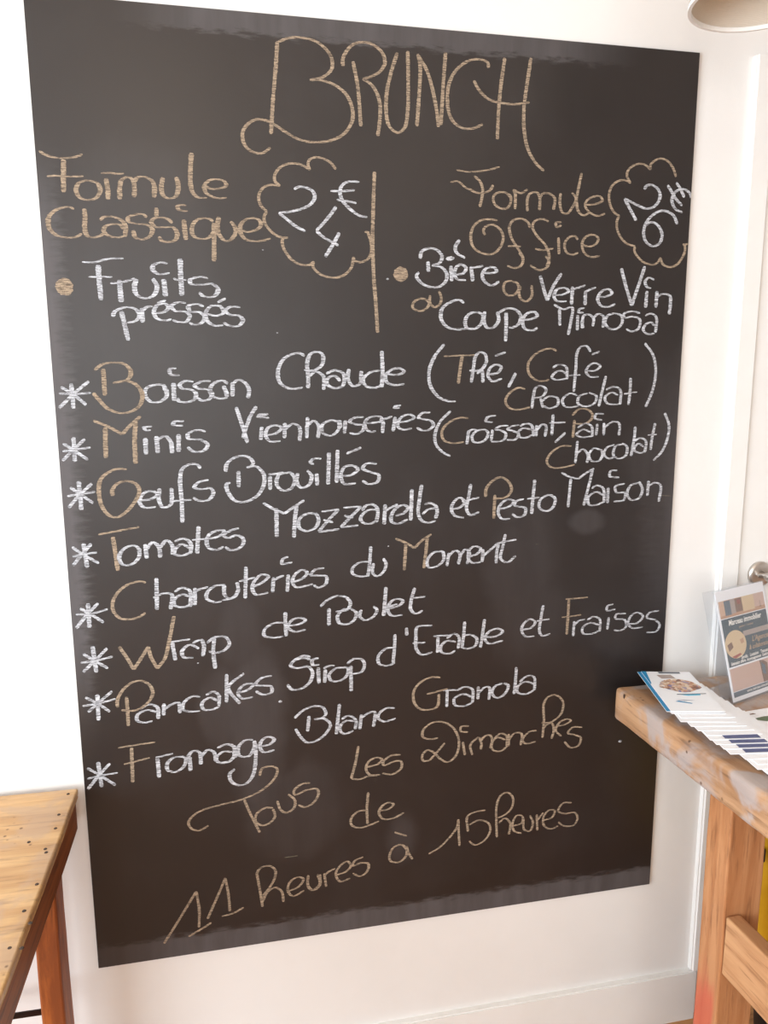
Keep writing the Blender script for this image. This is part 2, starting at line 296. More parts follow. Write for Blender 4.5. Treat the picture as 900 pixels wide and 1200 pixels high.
# ------------------------------------------------------------------ chalkboard
board = empty('chalkboard', (0, 0, BZ))
tag(board, 'large black chalkboard hand-lettered with a brunch menu, mounted on the white wall', 'chalkboard')
box('board_panel', (0, BW, 0, WY - .0002, 0, BH), M['board'], board, .0006, 1)
CHALK = """#BRUNCH;t
80,51:3999,20832 3958,20406 3900,19915 3848,19348
80,51:4013,20825 4203,20901 4436,20919 4670,20875 4845,20754 4931,20611 4923,20461 4778,20328 4539,20257|4717,20269 4955,20217 5163,20079 5266,19891 5279,19669 5154,19452 4940,19319 4638,19258 4339,19286 4105,19393 3917,19501 3759,19563 3584,19563 3422,19450 3359,19310 3402,19134 3538,19039 3684,19029 3833,19129
80,51:5124,20516 5119,20625 5187,20766 5323,20890 5519,20932 5685,20891 5831,20773 5867,20638 5799,20503 5652,20402 5468,20340|5620,20261 5726,20116 5777,19923 5769,19670 5731,19419
80,51:5299,20611 5376,20231 5430,19566
80,51:6091,20809 5970,20456 5893,20111 5892,19768 5950,19583 6106,19497 6227,19599 6279,19885 6286,20354 6279,20848
80,51:6458,20815 6503,20648 6481,20055 6447,19624
80,51:6468,20800 6625,20564 6732,20259 6823,19855 6849,19634
80,51:6972,20884 6935,20398 6895,19669
80,51:7774,20683 7762,20764 7646,20809 7432,20784 7186,20619 7041,20374 7016,20026 7097,19776 7270,19652 7486,19645 7687,19727
80,51:8084,20872 8015,20376 7982,19925 7969,19487
80,51:8586,20909 8510,20377 8472,20020 8494,19630 8577,19339 8734,19115 8900,18983
80,51:7502,20453 7619,20286 7802,20155 8021,20114 8278,20105 8579,20156
#Formule;t
96,35:61,18880 155,18826 292,18791 481,18791 624,18817 736,18861
96,35:434,18770 413,18509 395,18251
96,35:153,18492 295,18508 436,18501 727,18519
96,35:897,18440 766,18454 643,18405 596,18303 640,18185 769,18147 904,18184 978,18307 943,18414 838,18452
96,35:1082,18504 1100,18324 1092,18167
96,35:1007,18579 1160,18591 1256,18581 1374,18594
96,35:1285,18175 1290,18332 1328,18479 1424,18536 1507,18499 1531,18367 1516,18220
96,35:1530,18463 1595,18539 1719,18549 1827,18489 1858,18381 1840,18229
96,35:2005,18557 1972,18410 1983,18288 2080,18224 2195,18260 2245,18373 2244,18495 2215,18572
96,35:2495,18974 2469,18749 2457,18480 2488,18334 2573,18263 2721,18257
96,35:2696,18453 2809,18409 2963,18428 3055,18476 3019,18542 2892,18568 2763,18538 2688,18453 2699,18355 2804,18285 2931,18258 3055,18278
#Classique;t
96,35:543,17994 473,18022 377,18011 231,17953 127,17829 128,17685 215,17579 367,17535 536,17547 641,17604
96,35:702,18007 708,17874 691,17703 719,17582 802,17548 925,17577 1027,17641
96,35:942,17834 1018,17885 1165,17890 1308,17822 1351,17725 1330,17577
96,35:1325,17700 1255,17766 1133,17772 1020,17727 992,17664 1048,17593 1193,17560 1318,17581
96,35:1708,17905 1636,17951 1512,17939 1398,17886 1406,17825 1528,17793 1701,17781 1784,17715 1741,17602 1613,17541 1503,17570 1467,17685
96,35:2123,17825 2050,17885 1951,17906 1825,17889 1777,17826 1843,17754 1993,17751 2131,17751 2195,17654 2159,17552 2031,17511 1931,17533 1884,17594
96,35:1872,18063 1864,17915
96,35:2317,17887 2324,17708 2337,17553
96,35:2369,18119 2276,18123 2217,18096 2247,18048 2309,18030 2390,18033
96,35:2812,17874 2737,17916 2609,17917 2504,17863 2442,17736 2468,17625 2581,17578 2710,17599 2805,17698 2823,17824
96,35:2824,17849 2810,17522 2797,17212
96,35:2910,17953 2882,17826 2894,17676 3006,17558 3111,17594 3189,17723 3159,17823 3102,17884
96,35:3261,17751 3403,17722 3563,17773 3631,17852 3594,17926 3490,17953 3358,17918 3276,17827 3267,17713 3347,17601 3503,17567 3663,17585 3791,17622
#Cloud;t
67,48:4971,18828 4885,18928 4751,18994 4601,19008 4500,18956 4481,18877 4513,18794|4414,18852 4282,18889 4116,18875 3983,18806 3897,18693 3894,18584 3981,18506|3843,18519 3710,18482 3625,18384 3605,18258 3651,18150 3740,18068|3689,17993 3692,17898 3755,17789 3885,17681 4000,17643 4094,17649|4006,17621 3997,17524 4060,17381 4175,17254 4342,17187 4479,17196 4548,17254|4529,17165 4630,17052 4783,16990 4973,16984 5131,17053 5237,17182 5267,17347|5290,17282 5412,17262 5536,17321 5596,17422 5598,17587 5557,17734 5529,17789 5480,17780
#price 24;w
86,48:4222,18466 4323,18508 4439,18497 4556,18439 4587,18345 4518,18231 4364,18145 4162,18090 3945,18056|4059,17975 4223,17852 4406,17762
86,48:4968,18200 4801,17985 4600,17778|4727,17675 4863,17605 4999,17537
86,48:5020,17759 4896,17550 4755,17334
86,48:5392,18637 5255,18638 5134,18607 5055,18524 5046,18395 5113,18270 5249,18146 5386,18064 5535,18043
86,48:4867,18461 5081,18467 5311,18493
86,48:4977,18319 5147,18300 5336,18275
#divider;t
80,80:5669,18823 5645,18307 5627,17719 5642,16991 5681,16487 5707,16010
#Formule;t
64,35:7196,18923 7428,18902 7779,18945 8025,19014
64,35:7083,18708 7227,18725 7374,18626 7580,18550
67,45:7536,18832 7643,18753 7698,18637 7697,18487 7651,18300
67,45:7447,18602 7580,18548 7729,18549 7844,18598 7909,18691
67,45:8241,18495 8162,18567 8012,18566 7920,18497 7932,18377 8051,18291 8186,18296 8257,18405 8248,18510 8196,18553
67,45:8347,18589 8348,18287
67,45:8331,18559 8319,18618 8449,18572 8589,18645
67,45:8593,18257 8587,18478 8635,18571 8771,18598 8832,18503 8832,18284
67,45:8832,18488 8891,18582 9028,18587 9134,18509 9114,18301
67,45:9252,18606 9241,18428 9299,18261 9404,18250 9488,18345 9568,18518 9476,18627
67,45:9663,18989 9618,18750 9579,18503 9630,18289 9738,18225 9859,18282
67,45:9765,18418 9976,18441 10114,18509 10058,18578 9899,18562 9780,18480 9766,18387 9859,18282 10021,18226 10179,18272
#Office;t
67,45:8006,18071 7854,18087 7655,18050 7524,17925 7487,17742 7546,17576 7732,17474 7917,17470 8067,17591 8124,17777 8060,17912 7923,17990 7790,17964 7731,17886 7766,17802
67,45:8653,17962 8616,18053 8478,18118 8326,18089 8244,17979 8283,17781 8407,17600 8514,17449 8524,17325 8451,17236
67,45:8219,17620 8481,17624
67,45:9028,18089 8906,18127 8752,18088 8704,17979 8795,17828 8955,17678 9047,17525 9053,17369 9004,17274
67,45:8768,17586 8924,17568 9139,17606
67,45:9236,17805 9258,17499
67,45:9288,18085 9178,18072 9194,17995 9291,18030
67,45:9634,17776 9578,17837 9456,17818 9366,17690 9415,17535 9539,17501 9654,17541
67,45:9708,17700 9869,17658 10027,17725 10058,17820 9930,17879 9791,17828 9725,17701 9775,17545 9913,17469 10109,17490
64,45:8444,17509 8532,17403 8501,17277 8365,17228 8217,17261
64,45:8980,17461 9063,17369 9022,17258 8867,17201 8674,17281
#Cloud;t
64,48:11642,19005 11571,19155 11444,19284 11283,19320 11156,19269 11082,19188 11087,19110|10991,19183 10873,19207 10720,19164 10621,19077 10601,18976 10686,18846|10593,18891 10451,18884 10302,18784 10246,18626 10281,18426 10378,18294 10485,18242|10437,18161 10445,18002 10532,17845 10668,17735 10842,17694|10834,17602 10947,17466 11085,17381 11273,17362 11363,17418 11399,17496|11460,17374 11625,17319 11784,17382 11895,17537 11932,17678 11893,17771|11894,17752 12007,17774
#price 26;w
80,54:10978,18746 11026,18816 11130,18831 11252,18780 11319,18670 11293,18533 11181,18426 11025,18397 10838,18458 10572,18561|10684,18396 10841,18170
80,54:11728,18132 11642,18283 11504,18358 11344,18364 11164,18266 11042,18113 11013,17929 11074,17781 11225,17705 11356,17755 11413,17896 11365,18032 11252,18132 11132,18144 11056,18091
80,54:12008,18630 11947,18730 11823,18782 11691,18758 11603,18670 11585,18544 11674,18411 11826,18352
80,54:11472,18846 11559,18737 11675,18593 11811,18484
80,54:11654,18899 11741,18801 11846,18635
#Fruits;w
104,35:608,17145 800,17147 1052,17209 1288,17221
104,35:866,17104 867,16830 875,16525
104,35:695,16902 1083,16913
104,35:1197,16865 1203,16496
104,35:1040,16805 1222,16823 1451,16892
104,35:1484,16885 1438,16770 1464,16628 1602,16565 1747,16619 1812,16763 1748,16898
104,35:1927,16894 1939,16737 1946,16599
104,35:2011,17151 1890,17168 1774,17117 1756,17046 1851,16977 2038,16996
104,35:2222,17242 2220,16914 2223,16621
104,35:2090,16905 2176,16884 2311,16887
104,35:2684,16918 2554,16944 2378,16888 2389,16825 2563,16811 2753,16824 2847,16738 2774,16621 2612,16610 2513,16675
#pressés;w
96,38:1042,16251 1095,16338 1282,16412 1435,16379 1495,16285 1424,16184 1281,16153
96,38:1194,16348 1236,16124 1282,15850
96,38:1536,16401 1539,16156
96,38:1517,16329 1622,16416 1722,16432
96,38:1745,16317 1904,16339 1988,16421 1925,16478 1795,16447 1737,16331 1783,16231 1925,16194 2027,16219
96,38:1949,16541 1797,16482
96,38:2287,16497 2142,16504 2038,16436 2092,16364 2251,16352 2341,16280 2272,16177 2126,16176 2041,16204
96,38:2590,16444 2460,16480 2328,16440 2353,16353 2513,16340 2597,16254 2519,16150 2386,16134 2323,16163
96,38:2643,16313 2804,16285 2925,16345 2870,16447 2708,16445 2615,16327 2638,16195 2768,16114 2910,16124
96,38:2970,16586 2828,16514
96,38:3220,16437 3047,16441 2956,16375 3042,16303 3191,16290 3254,16216 3184,16118 3020,16116 2912,16169
#Bière;w
86,48:6518,17351 6543,17473 6689,17537 6836,17511 6936,17392 6887,17285 6740,17235|6921,17209 7031,17090 7006,16951 6874,16856 6693,16853 6529,16926 6447,17046 6496,17108
86,48:6668,17304 6675,17118
86,48:7109,17235 7128,16960
86,48:7173,17383 7084,17344 7041,17365 7133,17397
86,48:7197,17078 7353,17112 7402,17205 7301,17264 7218,17216 7177,17093 7238,17002 7405,16984
86,48:7272,17705 7191,17581 7215,17476 7382,17382
86,48:7501,17238 7539,16968
86,48:7485,17201 7619,17226 7743,17250
86,48:7738,17127 7908,17124 8009,17157 7956,17224 7804,17208 7722,17089 7775,16966 7912,16900 8064,16972
#ou;t
67,45:6638,16622 6514,16635 6389,16556 6383,16464 6514,16413 6646,16467 6695,16561 6612,16630
67,45:6710,16700 6705,16576 6794,16485 6903,16548 6925,16672 6881,16779
#ou right;t
67,45:8320,16993 8184,16959 8152,16833 8241,16725 8378,16743 8461,16854 8424,16948 8320,16983
67,45:8494,16902 8464,16760 8519,16650 8624,16620 8725,16717 8719,16916
#Coupe;w
90,48:7377,16570 7276,16622 7109,16582 6944,16456 6929,16269 7047,16129 7249,16084 7434,16101|7604,16102 7721,16198 7753,16340 7650,16402 7481,16369 7398,16242 7434,16117 7587,16093
90,48:7785,16419 7772,16246 7842,16120 7962,16127 8063,16249 8042,16422
90,48:8076,16407 8229,16479 8403,16459 8510,16349 8479,16205 8342,16124 8272,16130
90,48:8214,16409 8220,16155 8216,15867
90,48:8564,16270 8721,16287 8852,16352 8787,16422 8631,16382 8554,16253 8603,16110 8762,16079 8866,16122
#Verre;w
86,42:8887,17098 8965,16863 9043,16642|9157,16898 9324,17149
86,42:9198,16740 9374,16759 9485,16825 9405,16878 9247,16852 9180,16740 9237,16639 9450,16632
86,42:9563,16906 9552,16570
86,42:9548,16848 9689,16892 9830,16936
86,42:9834,16831 9839,16564
86,42:9828,16808 9940,16865 10054,16899
86,42:10091,16723 10272,16732 10396,16799 10320,16872 10177,16827 10100,16690 10171,16562 10318,16538 10479,16592
#Vin;w
86,42:10572,17272 10680,16959 10830,16571|10941,16899 11075,17322
86,42:11147,16854 11136,16536
86,42:11301,17068 11169,17105 11099,17032 11142,16935 11237,16911
86,42:11370,16858 11360,16539
86,42:11370,16743 11505,16804 11658,16764 11679,16616 11662,16410
#Mimosa;w
77,42:9186,16565 9384,16481 9568,16515 9553,16263 9503,15997
77,42:9306,16486 9325,16171
77,42:9692,16378 9693,16086
77,42:9830,16509 9724,16485 9708,16427 9816,16421
77,42:9769,16265 9822,16129
77,42:9793,16119 9819,16363 9944,16381 10031,16301 10016,16164
77,42:10030,16333 10124,16399 10236,16352 10235,16139
77,42:10470,16419 10326,16369 10278,16238 10375,16124 10540,16125 10645,16241 10619,16372 10470,16419
77,42:11023,16426 10836,16457 10673,16405 10695,16340 10879,16359 11031,16294 11003,16129 10858,16071 10736,16117
77,42:11138,16378 11266,16419 11383,16348 11383,16049
77,42:11356,16181 11277,16247 11166,16213 11109,16113 11196,16031 11365,16032
#star;w
88,48:80,14950 326,14938 608,14955
88,48:293,15119 303,14687
88,48:119,15062 296,14948 516,14749
88,48:590,15157 327,14947 68,14699
#star;w
88,48:69,13949 259,13971 538,14005
88,48:268,14193 260,13761
88,48:86,14088 258,13961 483,13788
88,48:454,14156 259,13978 57,13783
#star;w
88,48:91,13153 299,13186 562,13217
88,48:299,13416 311,12895
88,48:149,13310 329,13168 517,13014
88,48:518,13365 298,13169 98,12948
#star;w
88,48:99,12059 288,12091 522,12113
88,48:302,12292 336,11843
88,48:105,12232 287,12084 542,11912
88,48:436,12278 273,12102 97,11891
#star;w
88,48:82,10982 310,10973 637,11044
88,48:304,11174 299,10715
88,48:161,11091 342,10964 552,10797
88,48:480,11170 277,10968 71,10721
#star;w
88,48:100,10057 349,10073 669,10131
88,48:328,10357 361,9847
88,48:154,10225 349,10073 571,9910
88,48:580,10300 367,10090 130,9875
#star;w
88,48:76,9216 344,9238 668,9301
88,48:349,9417 339,8908
88,48:136,9378 344,9238 551,9056
88,48:617,9456 380,9272 167,9087
#star;w
88,48:61,7757 318,7800 614,7815
88,48:275,8075 310,7560
88,48:75,7975 301,7794 561,7568
88,48:486,8024 285,7815 56,7544
#Boisson;t
96,42:690,15344 827,15441 1018,15473 1205,15440 1293,15316 1237,15186 980,15122|1219,15153 1390,15070 1467,14904 1402,14722 1252,14624 1075,14600 873,14679 726,14845 639,14954
96,42:838,15366 834,14910
#Boisson;w
96,42:1868,14977 1825,15077 1680,15084 1531,15019 1509,14904 1615,14786 1778,14801 1881,14900 1870,15016
96,42:2067,15373 1953,15354 1965,15274 2120,15247
96,42:2006,15117 2001,14802
96,42:2350,15138 2213,15150 2107,15081 2161,15016 2298,14998 2382,14927 2359,14833 2218,14776 2081,14801 2056,14848
96,42:2651,15148 2512,15144 2370,15068 2448,15013 2598,14996 2665,14925 2614,14831 2497,14801 2406,14845
96,42:2952,15099 2861,15151 2719,15112 2633,15007 2663,14889 2801,14836 2943,14851
96,42:2869,15064 2912,14958 2931,14863
96,42:3035,15122 3026,14874
96,42:3047,15110 3143,15164 3270,15097 3325,14978 3297,14835
#Chaude;w
90,48:4347,15589 4255,15636 4099,15612 3942,15511 3851,15308 3880,15120 4015,15017 4153,14999 4300,15022
90,48:4328,15340 4509,15330 4668,15442 4672,15613 4568,15664 4445,15613 4389,15460 4402,15220 4397,15007
90,48:4419,15220 4543,15305 4682,15219 4684,14977
90,48:4735,15270 4895,15328 5054,15269 5069,15113 5032,15027
90,48:4998,15131 4893,15225 4769,15184 4750,15081 4890,15003 5050,15037
90,48:5161,15355 5141,15182 5229,15043 5373,15094 5393,15320
90,48:5753,15326 5554,15285 5427,15163 5480,15041 5643,15005 5788,15056
90,48:5784,15684 5797,15354 5781,15011
90,48:5880,15256 6099,15248 6209,15300 6136,15360 5971,15336 5854,15231 5879,15108 6007,15055 6220,15071
#(Thé;w
83,48:6994,15809 6817,15598 6700,15316 6728,15032 6898,14816 7087,14743 7231,14734
83,48:7497,15314 7725,15331 7837,15492 7796,15634 7682,15652 7607,15563 7579,15385 7538,15091
83,48:7650,15259 7745,15313 7776,15090
83,48:7880,15241 8072,15276 8140,15384 8031,15427 7916,15366 7873,15223 7960,15114 8160,15160
83,48:8008,15592 8226,15664
83,48:8442,15267 8292,14992
#(Thé;t
80,38:6985,15584 7266,15598 7606,15606
80,38:7349,15598 7307,15314 7280,15071
#Café;t
70,42:9275,15691 9174,15731 8997,15708 8804,15600 8691,15437 8716,15255 8858,15134 9017,15108 9136,15133
#Café;w
74,38:9199,15363 9325,15425 9486,15381 9516,15142
74,38:9491,15252 9369,15308 9251,15264 9194,15180 9295,15132 9495,15153
74,38:9998,15674 9913,15776 9792,15776 9708,15655 9695,15380 9667,14900
74,38:9553,15215 9795,15225
74,38:9933,15306 10116,15313 10214,15398 10089,15453 9970,15398 9914,15288 9999,15195 10192,15187
74,38:10021,15619 10193,15682
#);w
74,42:11161,15843 11341,15639 11429,15377 11428,15113 11368,14848 11249,14575
#Chocolat;t
70,42:8646,14953 8508,14983 8315,14875 8240,14730 8322,14601 8519,14561 8755,14606
#Chocolat;w
74,38:8829,14779 9007,14814 9082,14942 8980,15016 8863,14981 8820,14834 8795,14583
74,38:8968,14777 9026,14592
74,38:8998,14721 9147,14812 9328,14773 9333,14643 9155,14579 9033,14629
74,38:9751,14825 9587,14864 9438,14754 9475,14623 9638,14595 9800,14630
74,38:9973,14868 9792,14806 9765,14676 9923,14606 10125,14672 10160,14802 9993,14879
74,38:10347,15201 10279,14895 10219,14603
74,38:10360,14932 10522,14987 10671,14929 10686,14635
74,38:10635,14817 10487,14874 10347,14782 10394,14668 10540,14636 10665,14646
74,38:10887,15161 10892,14928 10867,14625
74,38:10758,14846 11050,14881
#Minis;t
96,45:614,14475 853,14365 1084,14227|1238,14391 1414,14539
96,45:805,14349 780,13814
96,45:1323,14457 1287,14122 1279,13699
#Minis;w
96,38:1473,14152 1467,13857
96,38:1598,14358 1461,14337 1491,14293 1572,14291
96,38:1664,14182 1670,13876
96,38:1676,14114 1811,14179 1904,14075 1920,13870
96,38:2049,14208 2034,13894
96,38:2153,14443 1987,14429 1969,14379 2132,14359
96,38:2526,14250 2377,14276 2208,14205 2221,14129 2436,14097 2549,14009 2477,13907 2309,13887 2190,13973
#Viennoiseries;w
86,42:3081,14678 3172,14375 3262,14028
86,42:3448,14687 3330,14510 3179,14116
86,42:3529,14317 3504,14075
86,42:3457,14536 3656,14546|3466,14501 3671,14470
86,42:3593,14160 3784,14191 3891,14293 3788,14337 3649,14298 3593,14160 3676,14046 3867,14049
86,42:3956,14379 3938,14100
86,42:3943,14257 4102,14359 4223,14287 4217,14042
86,42:4375,14477 4349,14092
86,42:4364,14320 4490,14405 4576,14316 4561,14087
86,42:4969,14380 4809,14410 4648,14332 4645,14191 4804,14128 4949,14239 4970,14397 4993,14273
86,42:5080,14408 5061,14160
86,42:5434,14464 5262,14454 5160,14382 5285,14330 5425,14303 5411,14216 5283,14149 5157,14171
86,42:5438,14352 5591,14350 5757,14384 5770,14447 5643,14473 5515,14438 5450,14340 5488,14227 5577,14183 5661,14199
86,42:5808,14384 5789,14159
86,42:5770,14409 5873,14433 5981,14468
86,42:6040,14455 5996,14185
86,42:6152,14673 6041,14655 6028,14630 6126,14624
86,42:6105,14354 6286,14376 6404,14437 6338,14496 6183,14465 6092,14354 6105,14253 6208,14213 6365,14236
86,42:6730,14533 6573,14522 6495,14435 6613,14401 6745,14368 6790,14292 6706,14204 6574,14194 6456,14247
#(Croissant,;w
77,42:7134,14554 6920,14347 6820,14095 6848,13912 6982,13762 7136,13684
77,42:7502,14177 7466,13907
77,42:7490,14138 7570,14188 7664,14186
77,42:7854,14183 7665,14161 7572,14059 7600,13956 7723,13935 7858,14002 7897,14117 7841,14183
77,42:7985,14180 7963,13961
77,42:8313,14252 8154,14247 8051,14187 8169,14159 8267,14089 8228,13981 8105,13945 7963,13948
77,42:8539,14261 8388,14238 8298,14182 8418,14144 8530,14084 8463,13981 8284,13975
77,42:8554,14235 8650,14280 8789,14257 8835,14125 8846,14033
77,42:8792,14165 8624,14195 8521,14118 8559,14026 8685,14011 8823,14060
77,42:8901,14255 8903,14032
77,42:8918,14163 9013,14258 9098,14238 9091,14021
77,42:9245,14458 9232,14044
77,42:9167,14290 9514,14297
77,42:9522,14091 9302,13900
77,42:8053,14450 7891,14427 7846,14350 7988,14327
#(Croissant,;t
70,42:7491,14411 7319,14421 7091,14326 6960,14165 6999,14000 7172,13934 7402,13954
#Pain;t
74,38:9653,14434 9803,14555 10008,14530 10096,14408 9979,14278 9733,14263
74,38:9710,14339 9683,13992
#Pain;w
70,38:9777,14187 9958,14267 10085,14200 10107,13998
70,38:10069,14087 9902,14147 9762,14055 9867,13996 10106,14010
70,38:10206,14255 10188,14027
70,38:10342,14450 10177,14452 10147,14370 10306,14329
70,38:10351,14272 10354,14024
70,38:10355,14176 10558,14295 10686,14247 10690,14009
#Chocolat);t
67,38:9669,13825 9425,13815 9206,13669 9143,13518 9236,13409 9481,13394 9746,13444
#Chocolat);w
74,38:9788,13921 9776,13712 9757,13475
74,38:9767,13655 9919,13747 10028,13629 10014,13475
74,38:10336,13717 10146,13760 10049,13628 10116,13511 10283,13514 10348,13640 10314,13737
74,38:10602,13827 10438,13773 10381,13639 10491,13548 10615,13575
74,38:10812,13841 10625,13788 10592,13615 10722,13541 10867,13608 10879,13782 10770,13850
74,38:11047,14183 11032,13914 10983,13585
74,38:11022,13875 11166,13949 11298,13888 11290,13655
74,38:11262,13773 11130,13834 11043,13720 11163,13647 11311,13674
74,38:11490,14252 11442,13982 11416,13703
74,38:11334,14004 11538,14019
74,38:11691,14450 11802,14208 11789,13936 11677,13665 11494,13482
#Œufs;t
90,48:1121,13601 966,13613 785,13543 658,13412 624,13174 666,12933 785,12773 913,12743 1082,12847 1240,13031 1315,13201 1273,13323 1115,13390 950,13351 853,13234 856,13132
#Œufs;w
90,45:1322,13028 1521,13055 1624,13138 1528,13194 1395,13164 1305,13011 1381,12904 1585,12903
90,45:1669,13240 1645,13033 1711,12891 1846,12938 1878,13240
90,45:2406,13581 2349,13652 2198,13656 2078,13573 2034,13367 2044,13018 2037,12596
90,45:1883,12996 2218,13012
90,45:2538,13368 2350,13322 2279,13237 2396,13198 2565,13210 2612,13120 2522,13000 2352,12989 2247,13046
#Brouillés;w
90,48:2849,13505 2879,13654 3047,13772 3253,13774 3352,13659 3316,13597 3229,13575|3402,13587 3536,13442 3529,13230 3401,13038 3189,12939 3000,12964 2870,13146 2857,13270 2927,13310
90,48:3079,13516 3075,13210
90,48:3650,13403 3649,13144
90,48:3623,13432 3763,13442 3904,13466
90,48:3991,13457 3815,13416 3774,13239 3877,13128 4037,13159 4111,13317 4044,13444 3974,13464
90,48:4168,13441 4146,13280 4232,13163 4376,13219 4426,13379 4346,13489
90,48:4523,13430 4529,13196
90,48:4618,13703 4475,13699 4410,13637 4473,13599
90,48:4763,13817 4735,13207
90,48:4926,13859 4898,13238
90,48:4991,13361 5173,13374 5309,13478 5211,13554 5047,13522 4980,13362 5043,13215 5269,13215
90,48:5094,13783 5379,13891
90,48:5677,13577 5486,13582 5404,13494 5558,13417 5712,13357 5686,13230 5519,13192 5391,13258
#Tomates;t
90,42:563,12439 897,12490 1278,12546
90,42:810,12389 838,12054 859,11753
#Tomates;w
93,45:1255,12139 1176,12206 1009,12169 895,12016 942,11872 1089,11857 1236,11980 1256,12156
93,45:1359,12222 1377,11955
93,45:1387,12132 1493,12250 1599,12156 1612,11960
93,45:1622,12155 1745,12273 1841,12162 1832,12002
93,45:1879,12249 2050,12294 2164,12199 2155,12003
93,45:2143,12111 2011,12189 1888,12106 1867,12018 2000,11975 2138,12021
93,45:2321,12511 2274,11998
93,45:2190,12260 2453,12273
93,45:2489,12271 2622,12290 2758,12359 2772,12408 2651,12414 2505,12345 2451,12223 2494,12095 2625,12055 2760,12106
93,45:3052,12446 2892,12403 2768,12320 2839,12272 3010,12309 3117,12240 3114,12139 3025,12055 2878,12037 2784,12098
#Mozzarella;w
90,48:3508,12902 3708,12776 3900,12685|4099,12814 4280,12923
90,48:3751,12792 3746,12241
90,48:4135,12831 4093,12561 4066,12215
90,48:4508,12652 4346,12666 4183,12575 4168,12411 4303,12332 4485,12397 4542,12541 4490,12671
90,48:4599,12692 4934,12726|4704,12497 4537,12303|4939,12339
90,48:4632,12530 4820,12474
90,48:5018,12749 5368,12764|5144,12552 4965,12375|5308,12397
90,48:5035,12601 5210,12542
90,45:5380,12684 5458,12772 5588,12792 5674,12724 5691,12607 5656,12439
90,45:5673,12685 5535,12691 5392,12606 5352,12517 5416,12437 5533,12418 5656,12465
90,45:5836,12783 5813,12393
90,45:5822,12653 5941,12714 6085,12778
90,45:6040,12553 6204,12599 6284,12700 6204,12755 6046,12696 5953,12544 5966,12439 6085,12394 6284,12472
90,45:6368,13062 6342,12448
90,45:6562,13141 6523,12887 6497,12573 6564,12439 6685,12386 6852,12421
90,45:6617,12752 6724,12774 6845,12717 6878,12584 6841,12466
90,45:6577,12557 6684,12645 6859,12677
#et;w
86,45:7186,12636 7341,12667 7437,12770 7339,12856 7223,12785 7166,12636 7246,12500 7430,12455
86,45:7561,13120 7514,12850 7479,12624 7559,12506 7743,12556
86,45:7379,12779 7738,12849
#Pesto;t
77,48:7868,12856 7884,13026 8039,13191 8196,13235 8358,13124 8410,12970 8305,12840 8027,12812
77,48:8065,12887 8047,12409
#Pesto;w
83,45:8171,12596 8370,12646 8468,12746 8326,12782 8189,12691 8140,12540 8215,12402 8396,12394
83,45:8680,12787 8508,12736 8490,12660 8714,12593 8697,12459 8557,12418 8434,12489
83,45:8899,13163 8870,12800 8851,12472
83,45:8749,12785 9012,12802
80,45:9340,12782 9214,12845 9034,12755 9010,12601 9164,12517 9305,12589 9349,12762 9255,12851
#Maison;w
77,42:9465,13291 9653,13197 9841,13152|10002,13263 10177,13355
77,42:9675,13158 9636,12576
77,42:10145,13337 10076,13009 9977,12602
77,42:10142,12948 10244,13003 10394,12939 10429,12643
77,42:10401,12802 10250,12866 10078,12774 10094,12617 10262,12602 10428,12663
77,42:10507,12955 10506,12632
77,42:10693,13301 10546,13286 10529,13189 10743,13151
77,42:10877,13021 10667,12969 10695,12850 10888,12824 10874,12686 10641,12655
77,42:11198,13030 11008,12977 10939,12822 11024,12680 11216,12712 11279,12889 11197,13050
77,42:11412,13063 11400,12746
77,42:11397,12944 11566,13018 11692,12954 11669,12616
#Charcuteries;t
80,48:1335,11503 1237,11530 1035,11492 845,11361 734,11171 739,10990 847,10856 995,10824 1164,10852 1297,10926
#Charcuteries;w
90,45:1524,11578 1502,10974
90,45:1447,11207 1626,11275 1777,11247 1746,10968
90,45:1831,11298 1971,11362 2105,11299 2107,10987
90,45:2099,11190 1964,11235 1824,11153 1818,11044 1953,10991 2109,11024
90,45:2203,11348 2188,11011
90,45:2189,11275 2312,11323 2445,11351
90,45:2730,11370 2573,11361 2430,11260 2407,11133 2543,11050 2683,11059
90,45:2737,11370 2741,11185 2808,11107 2932,11136 2989,11262
86,45:2731,11388 2729,11167
86,45:2684,11078 2860,11103 2988,11225 2977,11410
86,45:3153,11701 3117,11086
86,45:3013,11426 3315,11482
86,45:3273,11299 3453,11381 3564,11486 3440,11530 3313,11427 3255,11282 3321,11148 3554,11170
86,45:3659,11461 3636,11172
86,45:3632,11389 3759,11456 3861,11487
86,45:3940,11501 3914,11166
86,45:3950,11852 3841,11803 3831,11722 4026,11737
86,45:4027,11346 4210,11410 4303,11517 4213,11578 4085,11511 4016,11365 4079,11249 4334,11271 4407,11285
86,45:4633,11591 4450,11564 4375,11468 4521,11448 4667,11420 4665,11288 4516,11211 4414,11266
#du;w
80,45:5546,11974 5525,11673 5485,11372
80,45:5525,11666 5338,11665 5187,11560 5186,11446 5335,11381 5504,11390
80,45:5600,11631 5580,11442 5674,11368 5807,11467 5846,11618 5789,11716
#Moment;t
80,45:6037,12101 6265,11995 6418,11892|6572,12037 6764,12153
80,45:6246,11996 6215,11455
80,45:6679,12089 6650,11785 6613,11471
#Moment;w
80,45:6999,11805 6805,11776 6682,11629 6709,11493 6885,11502 7020,11630 6999,11805
80,45:7125,11760 7088,11491
80,45:7110,11683 7254,11799 7353,11728 7324,11516
80,45:7354,11689 7470,11811 7551,11737 7506,11506
80,45:7552,11659 7710,11709 7788,11803 7668,11867 7550,11795 7533,11622 7613,11531 7793,11537
80,45:7836,11800 7825,11535
80,45:7831,11645 7988,11773 8147,11882 8130,11746 8115,11492
80,45:8303,12080 8249,11818 8214,11585 8357,11498 8537,11626
80,45:8086,11885 8266,11926 8541,11960
#Wrap;t
